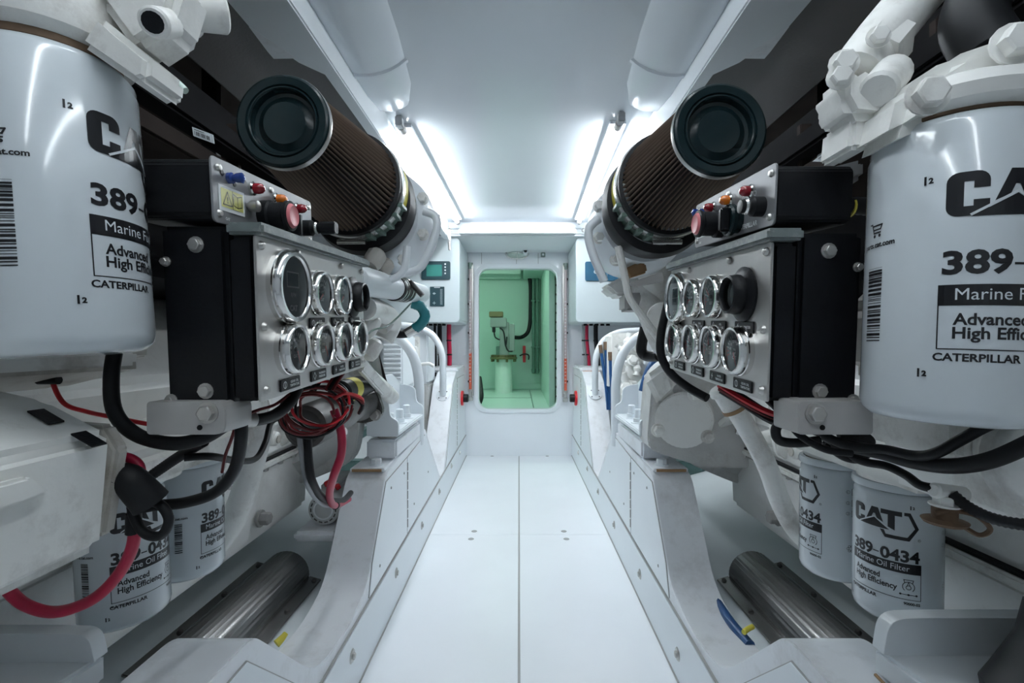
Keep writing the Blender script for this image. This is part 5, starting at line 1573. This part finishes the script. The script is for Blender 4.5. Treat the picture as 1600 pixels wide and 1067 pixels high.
# ---- sight tubes either side of the doorway
for s, px, yr, y0, y1 in ((-1, 735, 551, 410, 626), (1, 883.5, 560, 411, 628)):
    Yt = YW - 0.035
    a, b = P(px, y1, Yt), P(px, y0, Yt)
    t = thing('sight_tube', 'vertical sight tube, red in its lower part, %s of the doorway' % SIDE[s], 'sight tube', a, group='sight tubes')
    zr, zt2, zb2 = P(px, yr, Yt).z, P(px, y0 + 10, Yt).z, P(px, y1 - 18, Yt).z
    part('back_rail', bx(a.x - s * 0.012, a.x - s * 0.024, Yt - 0.012, Yt + 0.014, a.z + 0.04, b.z - 0.02), 'bolt_steel', t)
    part('glass_tube', cyl((a.x, Yt, zr), (a.x, Yt, zt2), 0.0125, seg=16), 'sight_clear', t)
    part('red_column', cyl((a.x, Yt, zb2), (a.x, Yt, zr), 0.0125, seg=16), 'sight_red', t)
    part('end_fitting', lathe([(0, 0), (0.013, 0), (0.016, 0.005), (0.016, 0.018), (0.020, 0.022), (0.020, 0.05), (0, 0.05)], (a.x, Yt, zt2 - 0.002), (0, 0, 1), 18), 'mint_metal', t)
    part('end_fitting', lathe([(0, 0), (0.018, 0), (0.022, 0.008), (0.020, 0.03), (0.012, 0.036), (0.014, 0.07), (0.019, 0.075), (0.019, 0.092), (0, 0.092)], (a.x, Yt, a.z), (0, 0, 1), 18), 'bolt_steel', t)
    for k, py in enumerate((436, 475, 520, 596)):
        c = P(px, py, Yt)
        part('clip', bx(c.x - 0.020, c.x + 0.020, Yt - 0.006, Yt + 0.034, c.z - 0.008, c.z + 0.008, bevel=0.002), 'black_plastic', t)
    f = Flat()
    for k in range(24):
        f.rect(-0.007, 0.004, k * 0.028, k * 0.028 + 0.005)
    part('scale_marks', f.mesh(lambda q, w_: (a.x + q, Yt - 0.0132, zb2 + 0.06 + w_), 'print_white'), None, t)

# ---- fittings above the doorway
c = P(808, 397, YW - 0.03)
t = thing('bulkhead_lamp', 'oval caged lamp above the doorway', 'light', (c.x, YW, c.z))
bm = NB()
for k in range(1):
    add_lathe(bm, [(0, 0.055), (0.05, 0.048), (0.075, 0.025), (0.08, 0.0), (0, 0)], (c.x, YW, c.z + 0.01), (0, -1, 0), 28)
for v in bm.verts:
    v.co.z = c.z + 0.005 + (v.co.z - c.z - 0.01) * 0.42
part('lens', bm, 'mint_white', t)
part('cage_ring', tube([(c.x + 0.092 * math.cos(a), YW - 0.02, c.z + 0.005 + 0.040 * math.sin(a)) for a in [2 * PI * k / 16 for k in range(17)]], 0.006, seg=8, smooth=2), 'chrome', t)
part('cage_bar', tube([(c.x, YW - 0.01, c.z + 0.045), (c.x, YW - 0.066, c.z + 0.005), (c.x, YW - 0.01, c.z - 0.037)], 0.006, seg=8), 'chrome', t)
part('cage_bar', tube([(c.x - 0.09, YW - 0.012, c.z + 0.006), (c.x, YW - 0.066, c.z + 0.006), (c.x + 0.09, YW - 0.012, c.z + 0.006)], 0.005, seg=8), 'chrome', t)
c = P(821, 392, YW - 0.12)
t = thing('camera_head', 'small white security camera with black lens above the doorway', 'camera', (c.x, c.y, c.z))
part('barrel', lathe([(0, -0.10), (0.018, -0.10), (0.020, -0.02), (0.020, 0), (0.013, 0.002)], c, (0, -1, 0), 22), 'panel_white', t)
part('lens', lathe([(0.0135, -0.004), (0, -0.003)], c, (0, -1, 0), 20), 'print_black', t)
part('mount', bx(c.x - 0.028, c.x + 0.028, c.y + 0.02, c.y + 0.08, c.z + 0.018, 1.63, bevel=0.004), 'panel_white', t)
c = P(848.5, 398, YW - 0.02)
t = thing('sensor', 'small dark square sensor above the right corner of the doorway', 'sensor', (c.x, YW, c.z))
part('case', bx(c.x - 0.018, c.x + 0.018, YW - 0.03, YW, c.z - 0.016, c.z + 0.018, bevel=0.003), 'mint_metal', t)
part('lens', lathe([(0, 0.004), (0.008, 0.002), (0.009, 0)], (c.x, YW - 0.03, c.z), (0, -1, 0), 12), 'mark_white', t)
# hanging latch at the soffit's left, small fixture at its right
c = P(702, 366, 3.17)
t = thing('latch', 'small steel latch hanging from the left end of the ceiling soffit', 'latch', c)
part('strap', bx(c.x - 0.010, c.x + 0.010, 3.165, 3.175, c.z - 0.05, c.z + 0.03, bevel=0.002), 'chrome', t)
part('pin', cyl((c.x, 3.17, c.z - 0.05), (c.x + 0.004, 3.17, c.z - 0.105), 0.009, seg=12, bev=0.002), 'bolt_steel', t)
c = P(930, 349, 3.1)
t = thing('junction_box', 'small white junction box at the right end of the ceiling soffit', 'box', c)
part('case', bx(c.x - 0.03, c.x + 0.035, 3.08, 3.16, c.z - 0.025, c.z + 0.025, bevel=0.008), 'panel_white', t)
part('gland', cyl((c.x - 0.045, 3.12, c.z - 0.02), (c.x - 0.02, 3.12, c.z - 0.01), 0.012, seg=12), 'panel_white', t)

# ---- machinery seen past the engines, left
a, b = P(597, 606, 2.45), P(629, 524, 2.45)
t = thing('louvred_panel', 'white louvred casing beyond the left engine', 'casing', ((a.x + b.x) / 2, 2.5, a.z))
part('casing', bx(a.x, b.x, 2.45, 2.75, a.z, b.z, bevel=0.008), 'panel_white', t)
for k in range(10):
    z = a.z + 0.02 + k * 0.024
    part('louvre', bx(a.x + 0.008, b.x - 0.006, 2.444, 2.452, z, z + 0.012, bevel=0.003, seg=1), 'panel_white', t)
a = P(639, 606, 2.75)
t = thing('water_separator', 'small white filter with blue print beyond the left engine', 'filter', a)
part('canister', lathe([(0, 0), (0.024, 0.004), (0.030, 0.02), (0.030, 0.165), (0, 0.165)], a, (0, 0, 1), 28), 'panel_white', t)
part('blue_print', lathe([(0.0305, 0.055), (0.0305, 0.075)], a, (0, 0, 1), 28), 'display_blue', t)
part('blue_print', lathe([(0.0305, 0.095), (0.0305, 0.115)], a, (0, 0, 1), 28), 'display_blue', t)
part('head', bx(a.x - 0.04, a.x + 0.045, a.y - 0.03, a.y + 0.05, a.z + 0.165, a.z + 0.24, bevel=0.008), 'engine_white', t)
a, b = P(640, 600, 3.0), P(669, 518, 3.0)
t = thing('machinery_housing', 'grey white machinery housing behind the left hand rails', 'machine', ((a.x + b.x) / 2, 3.1, a.z))
part('body', bx(a.x, b.x, 3.0, 3.25, a.z, b.z, bevel=0.012), 'panel_white', t)
part('cover', bx(a.x + 0.01, b.x - 0.05, 2.985, 3.0, a.z + 0.16, b.z - 0.03, bevel=0.006), 'engine_white', t)
part('pipe', tube([P(648, 572, 2.95), P(668, 568, 2.95), P(678, 572, 2.95)], 0.011, seg=10), 'engine_white', t)
part('foot', bx(a.x, b.x, 3.0, 3.25, 0.30, a.z, bevel=0.01), 'engine_grey', t)

# ---- machinery seen past the engines, right
for k, (pts, r) in enumerate((([(938, 541, 2.75), (943, 575, 2.75), (947, 605, 2.75), (950, 640, 2.75)], .009), ([(947, 536, 2.75), (949, 575, 2.75), (952, 605, 2.75), (953, 640, 2.75)], .013), ([(954, 552, 2.7), (955, 580, 2.7), (956, 605, 2.7), (957, 640, 2.7)], .012))):
    hose('hose', 'blue hose behind the right hand rails, the %s of three' % ('leftmost', 'middle', 'rightmost')[k], 'hose', pts, r, 'blue_hose', ferrule=[(0, 0.04, 'rust')], group='blue hoses')
hose('hose', 'wide blue hose above the right gear housing', 'hose', [(1030, 558, 1.95), (1020, 572, 1.95), (1012, 590, 1.95), (1006, 612, 1.95)], 0.022, 'blue_hose')
cc = P(982, 600, 2.55)
t = thing('valve_cluster', 'cluster of white painted valves and pipe elbows behind the right hand rail', 'valves', cc)
rnd = random.Random(11)
for k in range(16):
    px, py = 966 + rnd.random() * 34, 522 + rnd.random() * 90
    r = rnd.choice((0.014, 0.018, 0.024))
    c = P(px, py, 2.5 + rnd.random() * 0.15)
    if k % 3 == 0:
        part('elbow', tube([c, c + Vector((0.02, 0, -0.05)), c + Vector((0.07, 0.02, -0.06))], r, seg=12), 'engine_white', t)
    elif k % 3 == 1:
        part('fitting', add_hex(NB(), c, (rnd.uniform(-.5, .5), -1, rnd.uniform(-.5, .5)), r * 1.3, r * 1.4), 'engine_white', t)
    else:
        part('valve_body', lathe([(0, -r * 2), (r, -r * 2), (r * 0.7, -r), (r * 1.2, 0), (r * 0.7, r), (r, r * 2), (0, r * 2)], c, (rnd.uniform(-1, 1), 0.2, 1), 14), 'engine_white', t)
part('manifold', bx(0.50, 0.70, 2.68, 2.80, 0.64, 0.96, bevel=0.02), 'engine_white', t)
part('plate', bx(0.60, 0.66, 2.30, 2.32, 0.80, 0.97, bevel=0.004), 'panel_white', t)

# ================================================================== THE ROOM BEYOND
pc = P(787, 612, 5.6)
X0 = pc.x
t = thing('pedestal_gear', 'machine on a pale round pedestal in the green room beyond the doorway', 'machine', (X0, 5.6, FZ2))
ztop = P(787, 561, 5.6).z
part('pedestal', lathe([(0, 0), (0.104, 0), (0.100, 0.02), (0.098, 0.30), (0.098, ztop - FZ2), (0, ztop - FZ2)], (X0, 5.6, FZ2), (0, 0, 1), 36), 'mint_white', t)
fg = part('flange', lathe([(0, 0), (0.155, 0), (0.158, 0.012), (0.155, 0.024), (0.13, 0.03), (0.13, 0.05), (0, 0.05)], (X0, 5.6, ztop), (0, 0, 1), 36), 'bronze', t)
for k in range(8):
    q = 2 * PI * k / 8 + 0.3
    sub('stud', cyl((X0 + 0.14 * math.cos(q), 5.6 + 0.14 * math.sin(q), ztop - 0.03), (X0 + 0.14 * math.cos(q), 5.6 + 0.14 * math.sin(q), ztop + 0.05), 0.014, seg=8), 'bronze', fg)
def gbox(name, x0, x1, y0, y1, Y, dep, m, bev=0.006):
    a, b = P(x0, y1, Y), P(x1, y0, Y)
    return part(name, bx(a.x, b.x, Y, Y + dep, a.z, b.z, bevel=bev), m, t)
gbox('column', 780.5, 795, 503, 557, 5.5, 0.16, 'mint_metal')
gbox('gear_case', 766, 791, 496, 511, 5.46, 0.2, 'mint_metal')
gbox('top_tray', 764, 786, 486.5, 495, 5.45, 0.15, 'bronze')
gbox('motor', 796, 804, 506, 549, 5.48, 0.12, 'mint_metal')
gbox('rear_block', 775, 781, 541, 557, 5.55, 0.1, 'mint_pipe')
gbox('switch', 769, 774, 511, 519, 5.45, 0.05, 'black_plastic', 0.003)
for pts in ([(772, 519, 5.44), (774, 527, 5.44), (781, 531, 5.44)], [(781, 512, 5.44), (787, 519, 5.44), (790, 540, 5.44), (792, 526, 5.44)], [(790, 540, 5.44), (794, 548, 5.44), (801, 549, 5.44)]):
    part('cable', tube([P(*q) for q in pts], 0.008, seg=8), 'black_rubber', t)
hose('cable', 'thick black cable bending across the wall of the green room', 'cable', [(827, 430, 5.9), (829, 450, 5.9), (829, 480, 5.9), (828, 505, 5.9), (824, 520, 5.9), (814, 527, 5.9), (803, 527, 5.7)], 0.024, 'black_rubber')
for px, lab in ((833.5, 'left'), (839.5, 'right')):
    a, b = P(px, 580, 5.88), P(px, 425, 5.88)
    t = thing('wall_pipe', 'green vertical pipe on the wall of the green room, %s of the pair' % lab, 'pipe', a, group='green room pipes')
    part('pipe', cyl(a, b, 0.019, seg=16), 'mint_pipe', t)
    part('pipe_foot', lathe([(0, -0.03), (0.020, -0.025), (0.026, 0.0), (0.026, 0.03), (0, 0.035)], a, (0, 0, 1), 16), 'mint_pipe', t)
    for py in (470, 542):
        c = P(px, py, 5.88)
        part('clip', bx(c.x - 0.028, c.x + 0.028, 5.86, 5.99, c.z - 0.01, c.z + 0.01), 'mint_pipe', t)
a = P(819, 553, 5.9)
t = thing('red_valve', 'small red valve fitting on the wall of the green room', 'valve', a)
part('bar', bx(a.x - 0.018, a.x + 0.018, 5.86, 5.92, P(819, 566, 5.9).z, P(819, 540, 5.9).z, bevel=0.004), 'red', t)
part('handle', tube([P(812, 556, 5.84), P(819, 553, 5.84), P(826, 555, 5.84), P(826, 562, 5.84)], 0.008, seg=8), 'black_rubber', t)
hose('hose', 'dark hose on the floor at the left jamb inside the green room', 'hose', [(749, 590, 4.6), (751, 605, 4.5), (752, 620, 4.4), (748, 632, 4.35)], 0.022, 'black_rubber')
